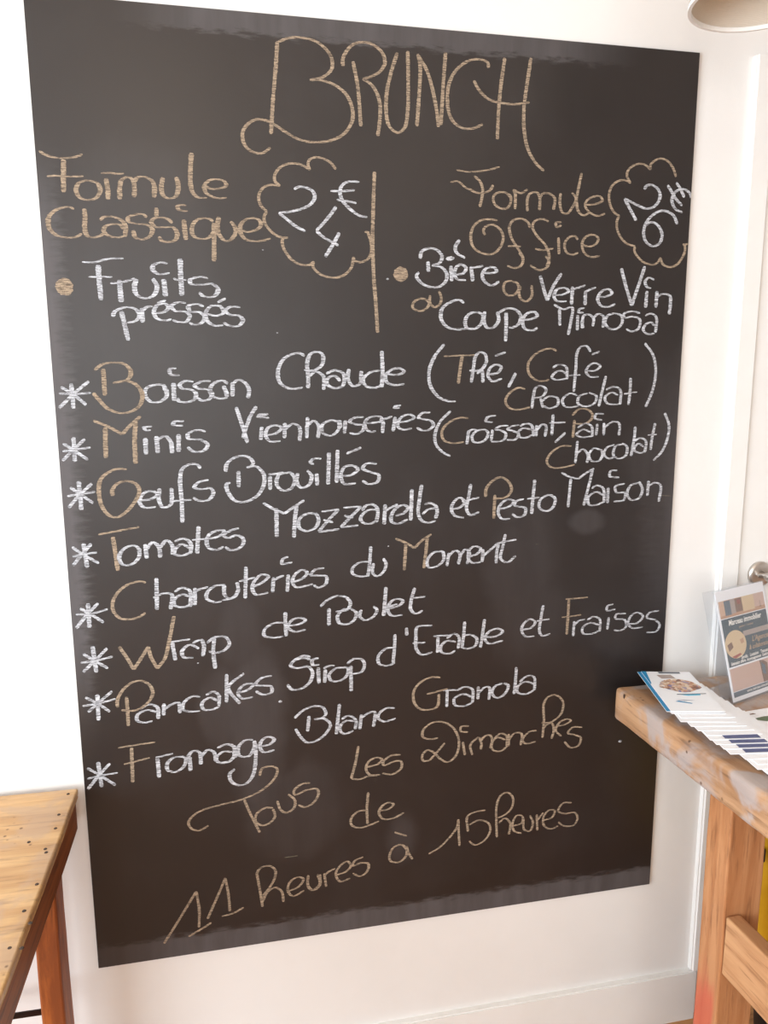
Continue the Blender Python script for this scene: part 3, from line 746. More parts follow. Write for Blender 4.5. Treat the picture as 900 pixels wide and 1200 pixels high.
83,51:791,10312 918,10081 1022,9849|1170,10060 1308,10271|1341,10083 1448,9831|1595,10025 1679,10316 1801,10832
#Wrap;w
90,45:1741,10330 1782,9964
90,45:1714,10332 1887,10344 2071,10360
90,45:2109,10282 2268,10326 2316,10229 2288,10005
90,45:2225,10161 2055,10249 1911,10130 1940,10015 2113,9989
90,45:2514,10345 2486,10102 2506,9740
90,45:2370,10262 2532,10362 2725,10347 2790,10210 2679,10086 2519,10054 2397,10090
#de;w
83,45:3867,10762 3860,10527 3872,10278
83,45:3861,10546 3662,10560 3460,10443 3456,10321 3635,10269 3817,10282
83,45:3932,10484 4134,10507 4245,10575 4155,10628 3990,10594 3906,10467 4020,10363 4249,10384
#Poulet;w
86,45:4545,10829 4677,10946 4882,11020 5049,10979 5134,10858 5065,10729 4840,10706
86,45:4711,10780 4705,10435
86,45:5159,10741 4990,10734 4876,10607 4911,10470 5080,10438 5213,10525 5245,10658 5140,10743
86,45:5347,10709 5319,10576 5421,10491 5592,10556 5662,10688 5586,10759
86,45:5844,11139 5791,10550
86,45:5899,10730 6072,10776
86,45:5844,11128 5803,10561
86,45:5899,10691 6092,10736 6188,10827 6073,10881 5938,10824 5880,10673 5956,10550 6180,10546
86,45:6428,11084 6362,10854 6343,10660 6441,10555 6597,10604
86,45:6343,10875 6646,10894
#Pancakes;t
80,48:691,9129 700,9279 832,9492 1008,9607 1178,9603 1309,9486 1335,9332 1222,9153 1009,9041 755,9066
80,48:862,9320 866,9036 862,8740
#Pancakes;w
86,45:1079,9053 1255,9131 1406,9059 1411,8829
86,45:1401,8964 1214,9021 1038,8943 1032,8829 1166,8777 1305,8794
86,45:1531,9124 1512,8888
86,45:1525,9009 1668,9091 1792,9117 1816,8904
86,45:2200,9194 2060,9218 1896,9107 1873,8975 2010,8915 2187,8913
86,45:2307,9222 2451,9274 2548,9199 2546,8987
86,45:2532,9085 2375,9158 2229,9056 2259,8937 2436,8920 2564,8985
86,45:2714,9607 2691,9031
86,45:3043,9598 2739,9336 2942,8987
86,45:2931,9202 3114,9263 3208,9351 3100,9380 2971,9315 2913,9184 2999,9087 3199,9099
86,45:3576,9500 3375,9472 3255,9347 3388,9315 3551,9281 3555,9163 3400,9127 3250,9211
#Sirop;w
90,48:4331,9770 4191,9809 4006,9766 3937,9675 4076,9613 4280,9626 4363,9502 4310,9310 4140,9188 3954,9185 3864,9291
90,48:4332,9817 4192,9856 3987,9768
90,48:4476,9551 4486,9274
90,48:4488,9784 4368,9755 4374,9657 4504,9646
86,45:4477,9590 4485,9255
86,45:4615,9539 4598,9264
86,45:4578,9561 4672,9601 4804,9601
86,45:5011,9544 4822,9540 4688,9414 4724,9304 4894,9277 5047,9382 5068,9519 4974,9559
86,45:5126,9574 5127,9037
86,45:5050,9620 5204,9713 5356,9673 5401,9550 5334,9425 5162,9400
#d'Erable;w
83,45:6025,10153 6012,9857 5984,9560
83,45:6012,9877 5838,9871 5683,9725 5701,9564 5856,9511 6023,9557
83,45:6258,10273 6266,10107
83,45:6795,10281 6480,10265 6454,10060 6470,9800 6581,9683 6798,9721
83,45:6383,9939 6651,9934
83,45:6915,10025 6906,9697
83,45:6816,10053 7134,10048
83,45:7095,9991 7254,10071 7355,9991 7338,9750
83,45:7296,9895 7095,9931 6977,9820 6998,9697 7178,9662 7278,9715
83,45:7472,10312 7455,10024 7419,9752
83,45:7455,10024 7617,10020 7740,9921 7702,9782 7540,9734 7419,9764
83,45:7895,10333 7860,10033 7817,9732
83,45:7923,9948 8148,9951 8290,10042 8185,10110 8002,10063 7911,9928 7987,9813 8307,9845
#et;w
77,45:8724,10050 8911,10077 8999,10193 8884,10262 8762,10190 8703,10051 8791,9901 8992,9886
77,45:9168,10540 9123,10266 9102,9980 9169,9885 9345,9913
77,45:9032,10211 9317,10232
#Fraises;t
70,42:9734,10633 9727,10264 9712,9872
70,42:9657,10638 9903,10642 10160,10646
70,42:9587,10253 9791,10259 10026,10276
#Fraises;w
70,42:9872,10150 9860,9820
70,42:9864,10048 9967,10144 10116,10174
70,42:10160,10150 10308,10215 10450,10150 10463,9878
70,42:10447,10026 10228,10083 10068,9991 10086,9865 10282,9842 10453,9900
70,42:10658,10177 10636,9907
70,42:10752,10462 10623,10429 10606,10335 10802,10346
70,42:11049,10233 10830,10228 10812,10145 11035,10088 11065,9938 10937,9864 10782,9888
70,42:11128,9997 11328,10003 11453,10142 11314,10236 11164,10162 11115,9998 11223,9897 11467,9909
70,42:11827,10242 11605,10215 11544,10114 11750,10036 11861,9922 11788,9787 11555,9775
#Fromage;t
80,42:652,8318 935,8341 1334,8363
80,42:891,8299 885,7959 873,7589
80,42:734,7976 950,8010 1213,8058
#Fromage;w
90,45:1352,8042 1365,7628
90,45:1317,8046 1476,8067 1646,8095
90,45:1826,8008 1649,8008 1531,7904 1531,7766 1670,7710 1834,7810 1877,7963 1809,8018
90,45:1950,7994 1954,7697
90,45:1895,7961 2008,8097 2132,8072 2156,7812
90,45:2163,7970 2294,8093 2407,8041 2434,7840
90,45:2474,8113 2657,8172 2793,8098 2784,7860
90,45:2760,8002 2579,8022 2447,7898 2498,7812 2679,7800 2792,7899
90,45:2567,8162 2730,8164 2817,8075 2817,7876
90,45:2552,7806 2698,7817 2819,7916
90,45:3169,8216 3005,8213 2872,8069 2902,7906 3066,7880 3182,8035 3194,8193
90,45:3214,8131 3203,7792 3145,7476 3010,7310 2861,7287 2718,7386 2695,7549 2794,7638
90,45:3312,8060 3479,8082 3574,8172 3484,8242 3353,8196 3293,8062 3363,7934 3579,7951
#Blanc;w
80,48:3984,8581 4167,8730 4394,8795 4562,8739 4609,8606 4521,8526 4369,8517|4577,8508 4697,8375 4610,8202 4417,8061 4227,8041 4098,8176 4000,8355
80,48:4276,8599 4239,8274
83,45:4888,8791 4812,8154
83,45:4924,8463 5045,8522 5153,8483 5219,8391 5196,8222
83,45:5179,8395 5031,8424 4908,8337 4893,8225 4973,8146 5163,8191
83,45:5329,8522 5293,8212
83,45:5342,8463 5492,8548 5601,8551 5586,8325 5572,8240
83,45:6019,8596 5848,8607 5697,8513 5669,8416 5792,8326 6035,8371
#Granola;t
77,45:6970,9164 6762,9183 6543,9088 6413,8917 6425,8671 6545,8524 6726,8489 6907,8542 6945,8806
77,45:6684,8831 6884,8861 7126,8904
#Granola;w
80,45:7118,8880 7113,8509
80,45:7005,8883 7337,8860
80,45:7329,8853 7491,8912 7656,8843 7668,8551
80,45:7658,8677 7452,8758 7270,8672 7292,8533 7497,8497 7660,8552
80,45:7786,8893 7783,8611
80,45:7789,8748 7943,8870 8026,8850 8023,8580
80,45:8315,8920 8150,8860 8091,8719 8197,8605 8363,8673 8442,8854 8336,8918
80,45:8612,9243 8599,8944 8573,8653
80,45:8692,8915 8858,9026 9007,8992 9029,8695
80,45:9011,8844 8819,8904 8653,8814 8656,8688 8827,8629 9016,8696
#Tous;t
67,45:3273,7440 3315,7577 3502,7616 3619,7542 3569,7365 3338,7148 2961,6991 2480,6909 2112,6835 1907,6700 1865,6583 1932,6464 2058,6423 2243,6500
67,45:2953,6959 3061,6650 3234,6212
67,45:3513,6715 3363,6734 3191,6633 3160,6472 3276,6365 3428,6394 3545,6524 3512,6694
67,45:3600,6860 3662,6654 3774,6577 3928,6661 3951,6824 3822,6973
67,45:4265,7166 4093,7158 3938,7033 3955,6948 4204,7020 4396,7017 4432,6909 4313,6716 4158,6652 4014,6712
#Les;t
70,45:5260,7847 5198,7503 5104,7160|5252,7122 5469,7171 5647,7166
70,45:5432,7372 5649,7409 5748,7502 5630,7557 5472,7492 5412,7332 5489,7198 5707,7172
70,45:6135,7563 5927,7565 5768,7437 5787,7372 6006,7431 6146,7415 6146,7267 5966,7154 5747,7197
#Dimanches;t
67,45:6932,7852 6770,7836 6608,7908 6615,8053 6768,8183 6970,8204 7195,8097 7340,7893 7385,7634 7305,7388 7142,7288 6977,7383 6853,7524 6710,7603 6601,7510 6610,7383 6732,7369 6894,7520 7076,7719
67,45:7467,7702 7520,7398
67,45:7594,8043 7429,8043 7422,7947 7579,7910
67,42:7678,7389 7634,7607 7736,7724 7818,7757 7875,7623 7865,7488
67,42:7861,7689 7964,7784 8068,7782 8113,7640 8074,7495
67,42:8154,7700 8299,7800 8427,7735 8442,7476
67,42:8408,7651 8217,7715 8093,7578 8138,7445 8308,7404 8433,7477
67,42:8477,7772 8484,7493
67,42:8472,7623 8617,7779 8767,7742 8753,7485
67,42:9108,7783 8937,7767 8792,7610 8859,7516 9095,7534
67,42:9211,7944 9448,7950 9659,8123 9684,8378 9513,8544 9342,8517 9252,8377 9265,7991 9243,7605
67,42:9258,7819 9342,7897 9450,7907 9498,7751 9453,7560
67,42:9539,7833 9756,7854 9884,7927 9795,7971 9623,7911 9542,7746 9678,7593
67,42:10155,7747 9934,7770 9829,7651 9986,7591 10130,7509 10084,7339 9909,7305 9749,7463
#de;t
67,45:5454,6811 5424,6468 5433,6104
67,45:5423,6417 5245,6415 5093,6277 5103,6127 5261,6042 5480,6076 5673,6136
67,45:5702,6368 5883,6387 5984,6481 5884,6528 5743,6469 5674,6329 5761,6176 5963,6162 6206,6259
#à;t
67,48:6267,5403 6165,5527 6002,5507 5899,5346 5919,5190 6103,5141 6255,5273 6267,5469 6309,5309 6391,5165
67,48:6003,5841 6267,5718
#11;t
64,48:1267,4049 1605,4566 1943,5104|1981,4717 1962,4294
64,48:1750,4124 1997,4245 2207,4360
64,48:2137,4457 2363,4953 2519,5310|2568,4921 2580,4556
64,48:2418,4466 2646,4502 2858,4597
#heures;t
67,45:3128,5281 3208,5417 3380,5456 3511,5351 3506,5181 3404,4983 3245,4793
67,45:3147,5299 3193,4951 3238,4548
67,45:3241,4664 3343,4863 3499,4946 3631,4840 3663,4597
67,45:3766,4819 3982,4893 4083,5050 3968,5111 3810,5027 3759,4841 3860,4696 4096,4789
67,45:4182,5122 4176,4863 4272,4761 4412,4848 4429,5106
67,45:4182,5122 4177,4885 4273,4774 4413,4892 4378,5114
67,45:4515,5115 4549,4805
67,45:4506,5051 4614,5143 4746,5189
67,45:4751,5036 4971,5090 5072,5205 4994,5317 4833,5219 4752,5058 4848,4877 5060,4924
67,45:5334,5371 5153,5302 5112,5199 5292,5238 5441,5195 5411,5024 5269,4936 5110,5025
#15;t
64,42:6743,5238 6972,5347 7221,5577 7366,5778 7393,5951|7406,5640 7427,5327
64,42:7996,6083 7763,6069 7595,5990 7609,5635
64,42:7632,5787 7851,5868 8066,5773 8112,5588 7988,5382 7775,5300 7637,5409
#heures end;t
64,42:8267,5410 8245,5793 8250,6191 8352,6399 8502,6424 8613,6278 8576,6039 8406,5905 8278,5869
64,42:8303,5741 8430,5835 8562,5706 8539,5440
64,42:8629,5630 8824,5671 8842,5825 8710,5865 8619,5698 8654,5514 8831,5423
64,42:8865,5778 8894,5504 9027,5463 9088,5636 9016,5825
64,42:9170,5827 9195,5450
64,42:9187,5690 9323,5852
64,42:9329,5671 9527,5713 9588,5862 9454,5893 9327,5739 9356,5532 9514,5442 9682,5488
64,42:9983,6006 9782,6018 9668,5852 9814,5765 10061,5756 10134,5609 10050,5461 9825,5469 9678,5579
#scratch;g
32,22:3709,5590 3979,5593
#scratch two;g
26,19:11735,12745 11956,12721
#scratch three;g
26,19:8952,11837 9010,11842"""
def catmull(P, step=1.3e-3):
    if len(P) == 2:
        n = max(2, int((P[1] - P[0]).length / step)); return [P[0].lerp(P[1], i / n) for i in range(n + 1)]
    Q = [P[0] * 2 - P[1]] + P + [P[-1] * 2 - P[-2]]; out = []
    for i in range(1, len(Q) - 2):
        p0, p1, p2, p3 = Q[i - 1:i + 3]; n = max(2, int((p2 - p1).length / step))
        t0 = 0; t1 = t0 + max((p1 - p0).length, 1e-6) ** .5; t2 = t1 + max((p2 - p1).length, 1e-6) ** .5; t3 = t2 + max((p3 - p2).length, 1e-6) ** .5
        for k in range(n):
            u = t1 + (t2 - t1) * k / n
            A1 = p0 * ((t1 - u) / (t1 - t0)) + p1 * ((u - t0) / (t1 - t0)); A2 = p1 * ((t2 - u) / (t2 - t1)) + p2 * ((u - t1) / (t2 - t1)); A3 = p2 * ((t3 - u) / (t3 - t2)) + p3 * ((u - t2) / (t3 - t2))
            B1 = A1 * ((t2 - u) / (t2 - t0)) + A2 * ((u - t0) / (t2 - t0)); B2 = A2 * ((t3 - u) / (t3 - t1)) + A3 * ((u - t1) / (t3 - t1))
            out.append(B1 * ((t2 - u) / (t2 - t1)) + B2 * ((u - t1) / (t2 - t1)))
    out.append(P[-1]); return out
lift = [2.0e-4]
def ribbon(bm, P, wmax, wmin):
    C = catmull(P); n = len(C); L = []; y0 = -random.uniform(2e-4, 3.4e-4)
    ph = random.random() * 50
    for i, p in enumerate(C):
        ys = y0 - i * 9e-7; a, b = C[max(0, i - 1)], C[min(n - 1, i + 1)]; d = (b - a)
        d = d.normalized() if d.length > 1e-9 else Vector((1, 0))
        wd = .70 * wmin + (.82 * wmax - .70 * wmin) * abs(d.y) ** 1.5
        wd *= 1 + .14 * noise.noise(Vector((i * .12, ph, 0)))
        e = min(i, n - 1 - i); wd *= (.55, .85, 1)[min(e, 2)]
        nv = Vector((-d.y, d.x)); j1 = 1 + random.uniform(-.13, .13); j2 = 1 + random.uniform(-.13, .13)
        q, r = p + nv * wd * .5 * j1, p - nv * wd * .5 * j2
        for z in (q, r): z.x = min(max(z.x, .001), BW - .0008)
        L.append((bm.verts.new((q.x, ys, q.y)), bm.verts.new((r.x, ys, r.y))))
    for a, b in zip(L, L[1:]):
        bm.faces.new((a[0], b[0], b[1], a[1]))
NAMES = {'star': ('chalk_star', 'white chalk asterisk'), 'Cloud': ('chalk_cloud', 'tan chalk cloud outline'), 'divider': ('chalk_divider', 'tan chalk vertical line'),
         'price 24': ('chalk_price', 'white chalk price 24 €'), 'price 26': ('chalk_price', 'white chalk price 26 €'), 'scratch': ('chalk_scratch', None), 'scratch two': ('chalk_scratch', None), 'scratch three': ('chalk_scratch', None)}
for blk in CHALK.split('#')[1:]:
    ls = blk.strip().split('\n'); nm, c = ls[0].split(';')
    bm = bmesh.new()
    for l in ls[1:]:
        ww, segs = l.split(':'); wa, wb = (float(q) * 1e-4 for q in ww.split(','))
        last = None
        for sg in segs.split('|'):
            P = [Vector([float(k) * 1e-4 for k in q.split(',')]) for q in sg.split()]
            for p in P: p.y -= BZ
            if last is not None: P = [last] + P
            if len(P) > 1 and (P[1] - P[0]).length < 1e-4: P = P[1:]
            last = P[-1].copy()
            if len(P) > 1: ribbon(bm, P, wa, wb)
    on, lb = NAMES.get(nm, ('chalk_word', None))
    colour = {'t': 'tan', 'w': 'white', 'g': 'grey'}[c]
    o = obj(on, bm, M[{'t': 'chalk_tan', 'w': 'chalk_white', 'g': 'chalk_grey'}[c]], board)
    if on == 'chalk_word': lb = '%s chalk lettering of the word %s' % (colour, nm.replace(' right', '').replace(' end', '').strip('(),') or 'bracket')
    if lb: o['label'] = lb
for cx, cz, r in [(0.03, 1.6735, 0.0147), (0.6149, 1.7063, 0.0139)]:
    bm = bmesh.new(); n = 28; c0 = bm.verts.new((cx, -.00035, cz - BZ))
    rg = [bm.verts.new((cx + r * math.cos(k * 2 * math.pi / n) * random.uniform(.9, 1.06), -.00035, cz - BZ + r * math.sin(k * 2 * math.pi / n) * random.uniform(.9, 1.06))) for k in range(n)]
    for k in range(n): bm.faces.new((c0, rg[k], rg[(k + 1) % n]))
    obj('chalk_bullet', bm, M['chalk_tan'], board)['label'] = 'round tan chalk bullet'
for cx, cz, r in [(1.1067, 0.7328, 0.0034), (0.372, 0.8955, 0.0031), (0.3647, 1.7423, 0.0014), (0.3862, 1.5998, 0.0015), (0.5894, 1.1957, 0.0014), (0.5898, 1.6974, 0.0022), (0.2192, 0.9875, 0.0015)]:
    bm = bmesh.new(); bmesh.ops.create_icosphere(bm, subdivisions=2, radius=r, matrix=Matrix.Translation((cx, -.0006, cz - BZ)) @ Matrix.Diagonal((1.2, .35, .8, 1)))
    obj('chalk_fleck', bm, M['chalk_white'], board)['label'] = 'small white chalk crumb stuck to the board'
# ------------------------------------------------------------------ left table
lt = empty('wooden_table', (-.0085, -.012, .006), -.016)
tag(lt, 'golden worn wooden table with a dark brown apron, left of the chalkboard', 'table')
def worn_top(name, x0, x1, y0, y1, z0, z1, mat, parent, corner, wob, seed, bev, nx=30, ny=50):
    """slab from a grid: rounded arrises, rounded plan corner and an uneven, worn edge"""
    bm = bmesh.new(); prof = []
    k = 4
    for i in range(k + 1): a = i / k * math.pi / 2; prof.append((bev * (1 - math.sin(a)), z1 - bev * (1 - math.cos(a)) if False else z1 - bev * (1 - math.cos(math.pi / 2 - a)) * 1.0))
    prof = [(bev * (1 - math.sin(i / k * math.pi / 2)), z1 - bev + bev * math.cos(i / k * math.pi / 2)) for i in range(k + 1)]
    prof += [(0, z0 + (z1 - z0) * .45), (0.001, z0 + bev)] + [(bev * (1 - math.cos(i / k * math.pi / 2)), z0 + bev - bev * math.sin(i / k * math.pi / 2)) for i in range(1, k + 1)]
    # outline
    out = []; c = corner
    def seg(a, b, n): return [Vector(a).lerp(Vector(b), i / n) for i in range(n)]
    cs = [(x0, y0), (x1, y0), (x1, y1), (x0, y1)]
    pts = []
    for i in range(4):
        p = Vector(cs[i]); pn = Vector(cs[(i + 1) % 4]); pp = Vector(cs[i - 1])
        d1 = (p - pp).normalized(); d2 = (pn - p).normalized()
        for j in range(6):
            t_ = j / 5; q = (p - d1 * c) * (1 - t_) ** 2 + p * 2 * t_ * (1 - t_) + (p + d2 * c) * t_ ** 2; pts.append(q)
        n = int((pn - p).length / .02)
        for j in range(1, n): 
            q = (p + d2 * c).lerp(pn - d2 * c, j / n); pts.append(q)
    cen = Vector(((x0 + x1) / 2, (y0 + y1) / 2)); N = len(pts)
    rings = []
    for (ins, z) in prof:
        r = []
        for i, p in enumerate(pts):
            tng = (pts[(i + 1) % N] - pts[i - 1]).normalized(); nr = Vector((tng.y, -tng.x))
            if nr.dot(p - cen) < 0: nr = -nr
            wv = noise.noise(Vector((p.x * 14, p.y * 14, z * 18 + seed))) * wob + noise.noise(Vector((p.x * 50, p.y * 50, z * 40 + seed))) * wob * .35
            q = p - nr * (ins + wob * .3 - wv); zz = z + noise.noise(Vector((p.x * 11, p.y * 11, seed + 5))) * wob * .5
            r.append(bm.verts.new((q.x, q.y, zz)))
        rings.append(r)
    for a, b in zip(rings, rings[1:]):
        for i in range(N): bm.faces.new((a[i], a[(i + 1) % N], b[(i + 1) % N], b[i]))
    # inner ring then cap
    for r, z in ((rings[0], z1), (rings[-1], z0)):
        inn = [bm.verts.new((v.co.x + (cen.x - v.co.x) * .06, v.co.y + (cen.y - v.co.y) * .06, z)) for v in r]
        for i in range(N): bm.faces.new((r[i], r[(i + 1) % N], inn[(i + 1) % N], inn[i]))
        bm.faces.new(inn)
    o = obj(name, bm, mat, parent)
    for p in o.data.polygons: p.use_smooth = True
    try: o.data.set_sharp_from_angle(angle=math.radians(50))
    except Exception: pass
    return o
worn_top('tabletop', -.72, 0, -1.25, 0, .742, .760, M['gold_wood'], lt, .006, .0012, 3, .0035)
beam('apron', (-.028, -.0035, -1.22, -.012, .684, .7425), M['brown_wood'], lt, 14, .002, .0008, 1)
beam('apron', (-.715, -.69, -1.22, -.012, .684, .7425), M['brown_wood'], lt, 14, .002, .0008, 2)
beam('apron', (-.69, -.028, -.040, -.018, .684, .7425), M['brown_wood'], lt, 10, .002, .0008, 3)
beam('apron', (-.69, -.028, -1.215, -1.19, .684, .7425), M['brown_wood'], lt, 10, .002, .0008, 4)
for k, (a, b) in enumerate(((-.072, -.040), (-.072, -1.16), (-.69, -.040), (-.69, -1.16))):
    beam('leg', (a, a + .041, b - .062, b, 0, .7418), M['leg_wood'], lt, 12, .004, .0012, 10 + k)
bm = bmesh.new(); tube(bm, [(-.655, -.055, .345), (-.071, -.055, .345)], .0055, 12)
tag(obj('stretcher', bm, M['darkmetal'], lt, True), 'dark iron cross bar')
random.seed(5)
for (px, py) in [(-0.0141, -0.02), (-0.0163, -0.0889), (-0.0129, -0.1323), (-0.0164, -0.191), (-0.0129, -0.2011), (-0.0083, -0.283), (-0.0119, -0.3427), (0.0039, -0.4205), (0.003, -0.3711), (-0.0121, -0.4173), (-0.0475, -0.1655)]:
    bm = bmesh.new(); bmesh.ops.create_cone(bm, cap_ends=True, segments=10, radius1=.0032, radius2=.0022, depth=.0012)
    obj('nail_head', bm, M['nail'], lt, False, (px, py, .7604))
# ------------------------------------------------------------------ right table
T = .88
rt = empty('workbench_table', (1.060, -.040, 0), .041)
tag(rt, 'rough thick-topped wooden table holding leaflets, in front of the white door', 'table')
RTM = Matrix.Translation((1.060, -.040, 0)) @ Matrix.Rotation(.041, 4, 'Z')
worn_top('tabletop', 0, .62, -1.30, 0, T - .070, T, M['top_wood'], rt, .016, .0045, 9, .010)
for k, (a, b) in enumerate(((.046, -.262), (.046, -1.05), (.50, -.262), (.50, -1.05))):
    l = beam('leg', (a, a + .076, b - .060, b, 0, T - .0715), M['pine_red'] if k == 0 else M['pine_leg'], rt, 14, .003, .0012, 20 + k)
for a in (.049, .540):
    beam('stretcher', (a, a + .030, -1.049, -.3235, .458, .572), M['pine_rail'], rt, 10, .003, .001, 31)
beam('stretcher', (.123, .499, -.305, -.285, .10, .19), M['pine_rail'], rt, 8, .003, .001, 33)
for (px, py, pz) in [(0.003, -0.0413, 0.8377), (0.003, -0.1374, 0.8469), (0.003, -0.216, 0.8466), (0.003, -0.2827, 0.8425), (0.003, -0.3353, 0.8373), (0.003, -0.4258, 0.8284), (0.003, -0.0412, 0.8748)]:
    bm = bmesh.new(); bmesh.ops.create_cone(bm, cap_ends=True, segments=9, radius1=.0042, radius2=.003, depth=.002, matrix=Matrix.Rotation(math.radians(90), 4, 'Y'))
    o = obj('nail_hole', bm, M['nail'], rt, False, (px, py, pz)); o.scale = (1, .7, 1.3)
# ------------------------------------------------------------------ leaflets
def quad(bm, pts, z): bm.faces.new([bm.verts.new((p[0], p[1], z)) for p in pts])
def flat(name, parent, mat, pts, z=.0009):
    bm = bmesh.new(); quad(bm, pts, z); return obj(name, bm, M[mat], parent)
LW, LL = .100, .190
def leaflet(loc, rz, tilt, label, group=None, cover='plain', curl=.0, w=LW, l=LL, rx=0.0):
    e = empty('leaflet', loc, 0); e.rotation_euler = (rx, tilt, rz); tag(e, label, 'leaflet', group)
    bm = bmesh.new(); n = 8; th = .0009
    for s in (0, 1):
        for i in range(n + 1):
            y = -l * i / n; z = curl * math.sin(math.pi * i / n) + (th if s else 0)
            bm.verts.new((-w / 2, y, z)); bm.verts.new((w / 2, y, z))
    bm.verts.ensure_lookup_table(); V = bm.verts; m0 = 2 * (n + 1)
    for i in range(n):
        a = 2 * i; bm.faces.new((V[a], V[a + 1], V[a + 3], V[a + 2])); bm.faces.new((V[m0 + a], V[m0 + a + 2], V[m0 + a + 3], V[m0 + a + 1]))
        bm.faces.new((V[a], V[a + 2], V[m0 + a + 2], V[m0 + a])); bm.faces.new((V[a + 1], V[m0 + a + 1], V[m0 + a + 3], V[a + 3]))
    bm.faces.new((V[0], V[m0], V[m0 + 1], V[1])); bm.faces.new((V[2 * n], V[2 * n + 1], V[m0 + 2 * n + 1], V[m0 + 2 * n]))
    obj('sheet', bm, M['paper'], e)
    def P(name, mat, pts, z=.0013):
        bm = bmesh.new(); quad(bm, [((u - .5) * w, -v * l) for u, v in pts], z); return obj(name, bm, M[mat], e)
    if cover == 'photo':
        P('title_bar', 'ink_grey', [(.34, .012), (.78, .012), (.78, .055), (.34, .055)])
        P('printed_band', 'ink_blue', [(0, 0), (.10, 0), (.03, .32), (0, .36)])
        P('printed_logo', 'ink_taupe', [(.26, .10), (.55, .09), (.60, .19), (.31, .20)])
        bm = bmesh.new(); pts = [(0.55 + .40 * math.cos(q) * (1 + .08 * math.sin(5 * q)), .38 + .165 * math.sin(q) * (1 + .08 * math.cos(4 * q))) for q in [k * math.pi / 12 for k in range(24)]]
        quad(bm, [((u - .5) * w, -v * l) for u, v in pts], .0013); obj('printed_photo', bm, M['photo_mix'], e)
        P('printed_stripe', 'ink_grey', [(.36, .60), (.94, .575), (.94, .59), (.36, .618)]); P('printed_stripe', 'ink_cyan', [(.42, .618), (.82, .595), (.80, .625), (.55, .64)])
        P('printed_stripe', 'ink_navy', [(.25, .735), (.62, .75), (.40, .755)]); P('printed_stripe', 'ink_blue', [(.22, .78), (.30, .76), (.52, .82), (.50, .832)])
    elif cover == 'blue':
        P('printed_band', 'ink_blue', [(0, 0), (.16, 0), (.16, 1), (0, 1)])
    elif cover == 'navy':
        P('printed_band', 'ink_navy', [(.28, .895), (.92, .895), (.92, .985), (.28, .985)])
    elif cover == 'green':
        P('printed_band', 'ink_green', [(.05, .17), (.4, .15), (.9, .19), (.97, .25), (.5, .22), (.3, .25)]); P('printed_stripe', 'ink_brown', [(.1, .07), (.3, .06), (.34, .08), (.12, .085)])
    elif cover == 'text':
        for q in range(3): P('printed_stripe', 'ink_grey', [(.12, .18 + .1 * q), (.3 + .1 * q, .18 + .1 * q), (.3 + .1 * q, .20 + .1 * q), (.12, .20 + .1 * q)])
    elif cover == 'peach':
        P('printed_band', 'ink_peach', [(.0, 0), (1, 0), (1, .5), (0, .42)])
    return e
# a photo print: soft patches of several inks
m = new_mat('printed photo', S(190, 150, 120), .4); t = NT(m)
vr = t.n('ShaderNodeTexVoronoi'); vr.inputs['Scale'].default_value = 150; t.l(t.coord(), vr.inputs['Vector'])
rp = t.n('ShaderNodeValToRGB'); el = rp.color_ramp.elements; cols = [(0, (232, 214, 190)), (.25, (196, 132, 92)), (.42, (120, 74, 52)), (.58, (226, 190, 150)), (.72, (92, 108, 176)), (.88, (210, 160, 120)), (1, (246, 240, 232))]
el[0].color = S(*cols[0][1]); el[1].color = S(*cols[-1][1])
for p, c in cols[1:-1]: q = el.new(p); q.color = S(*c)
sp = t.n('ShaderNodeSeparateColor'); t.l(vr.outputs['Color'], sp.inputs[0]); t.l(sp.outputs[0], rp.inputs[0]); t.l(rp.outputs[0], t.b.inputs['Base Color']); M['photo_mix'] = m
# the fan of leaflets lies along the table edge; each rests on the one before it
rot0 = math.radians(-14)
G = 'white leaflets fanned out along the table edge'
LB = 'plain white leaflet in the overlapping fan along the worn table edge'
random.seed(11)
fan = [(1.176, -.245 - .0, 0)] 
base = Vector((1.176, -.300))
n_f = 20
for i in range(n_f):
    k = n_f - 1 - i           # farthest from the wall lies lowest
    x = 1.186 - .001 * i + random.uniform(-.003, .003); y = -.055 - .0155 * k
    rz = math.radians(-14 + 0.8 * k + random.uniform(-2, 2)); z = T + .0035 + .00105 * i
    cov = 'navy' if k in (6, 7, 8, 9) else 'plain'
    leaflet((x, y, z), rz, 0, (LB if cov == 'plain' else 'white leaflet with a navy blue printed end in the overlapping fan'), G if cov == 'plain' else 'navy ended leaflets in the fan', cov, rx=math.radians(.6))
leaflet((1.166, -.049, T + .0247), math.radians(-14), 0, 'leaflet with a blue printed edge just beneath the photo leaflet', None, 'blue', rx=math.radians(.6))
leaflet((1.172, -.053, T + .0268), math.radians(-14), 0, 'white leaflet with a round food photo and blue stripes, on top of the fan', None, 'photo', rx=math.radians(.6))
leaflet((1.20, -.330, T + .0045), math.radians(14), 0, 'large white sheet at the near end of the fan', None, 'plain', w=.13, l=.21)
leaflet((1.272, -.212, T + .0024), math.radians(5), 0, 'cream leaflet with green print in front of the sign holder', None, 'green')
leaflet((1.318, -.243, T + .0008), math.radians(9), 0, 'cream leaflet with a peach printed half beside the green printed one', None, 'peach')

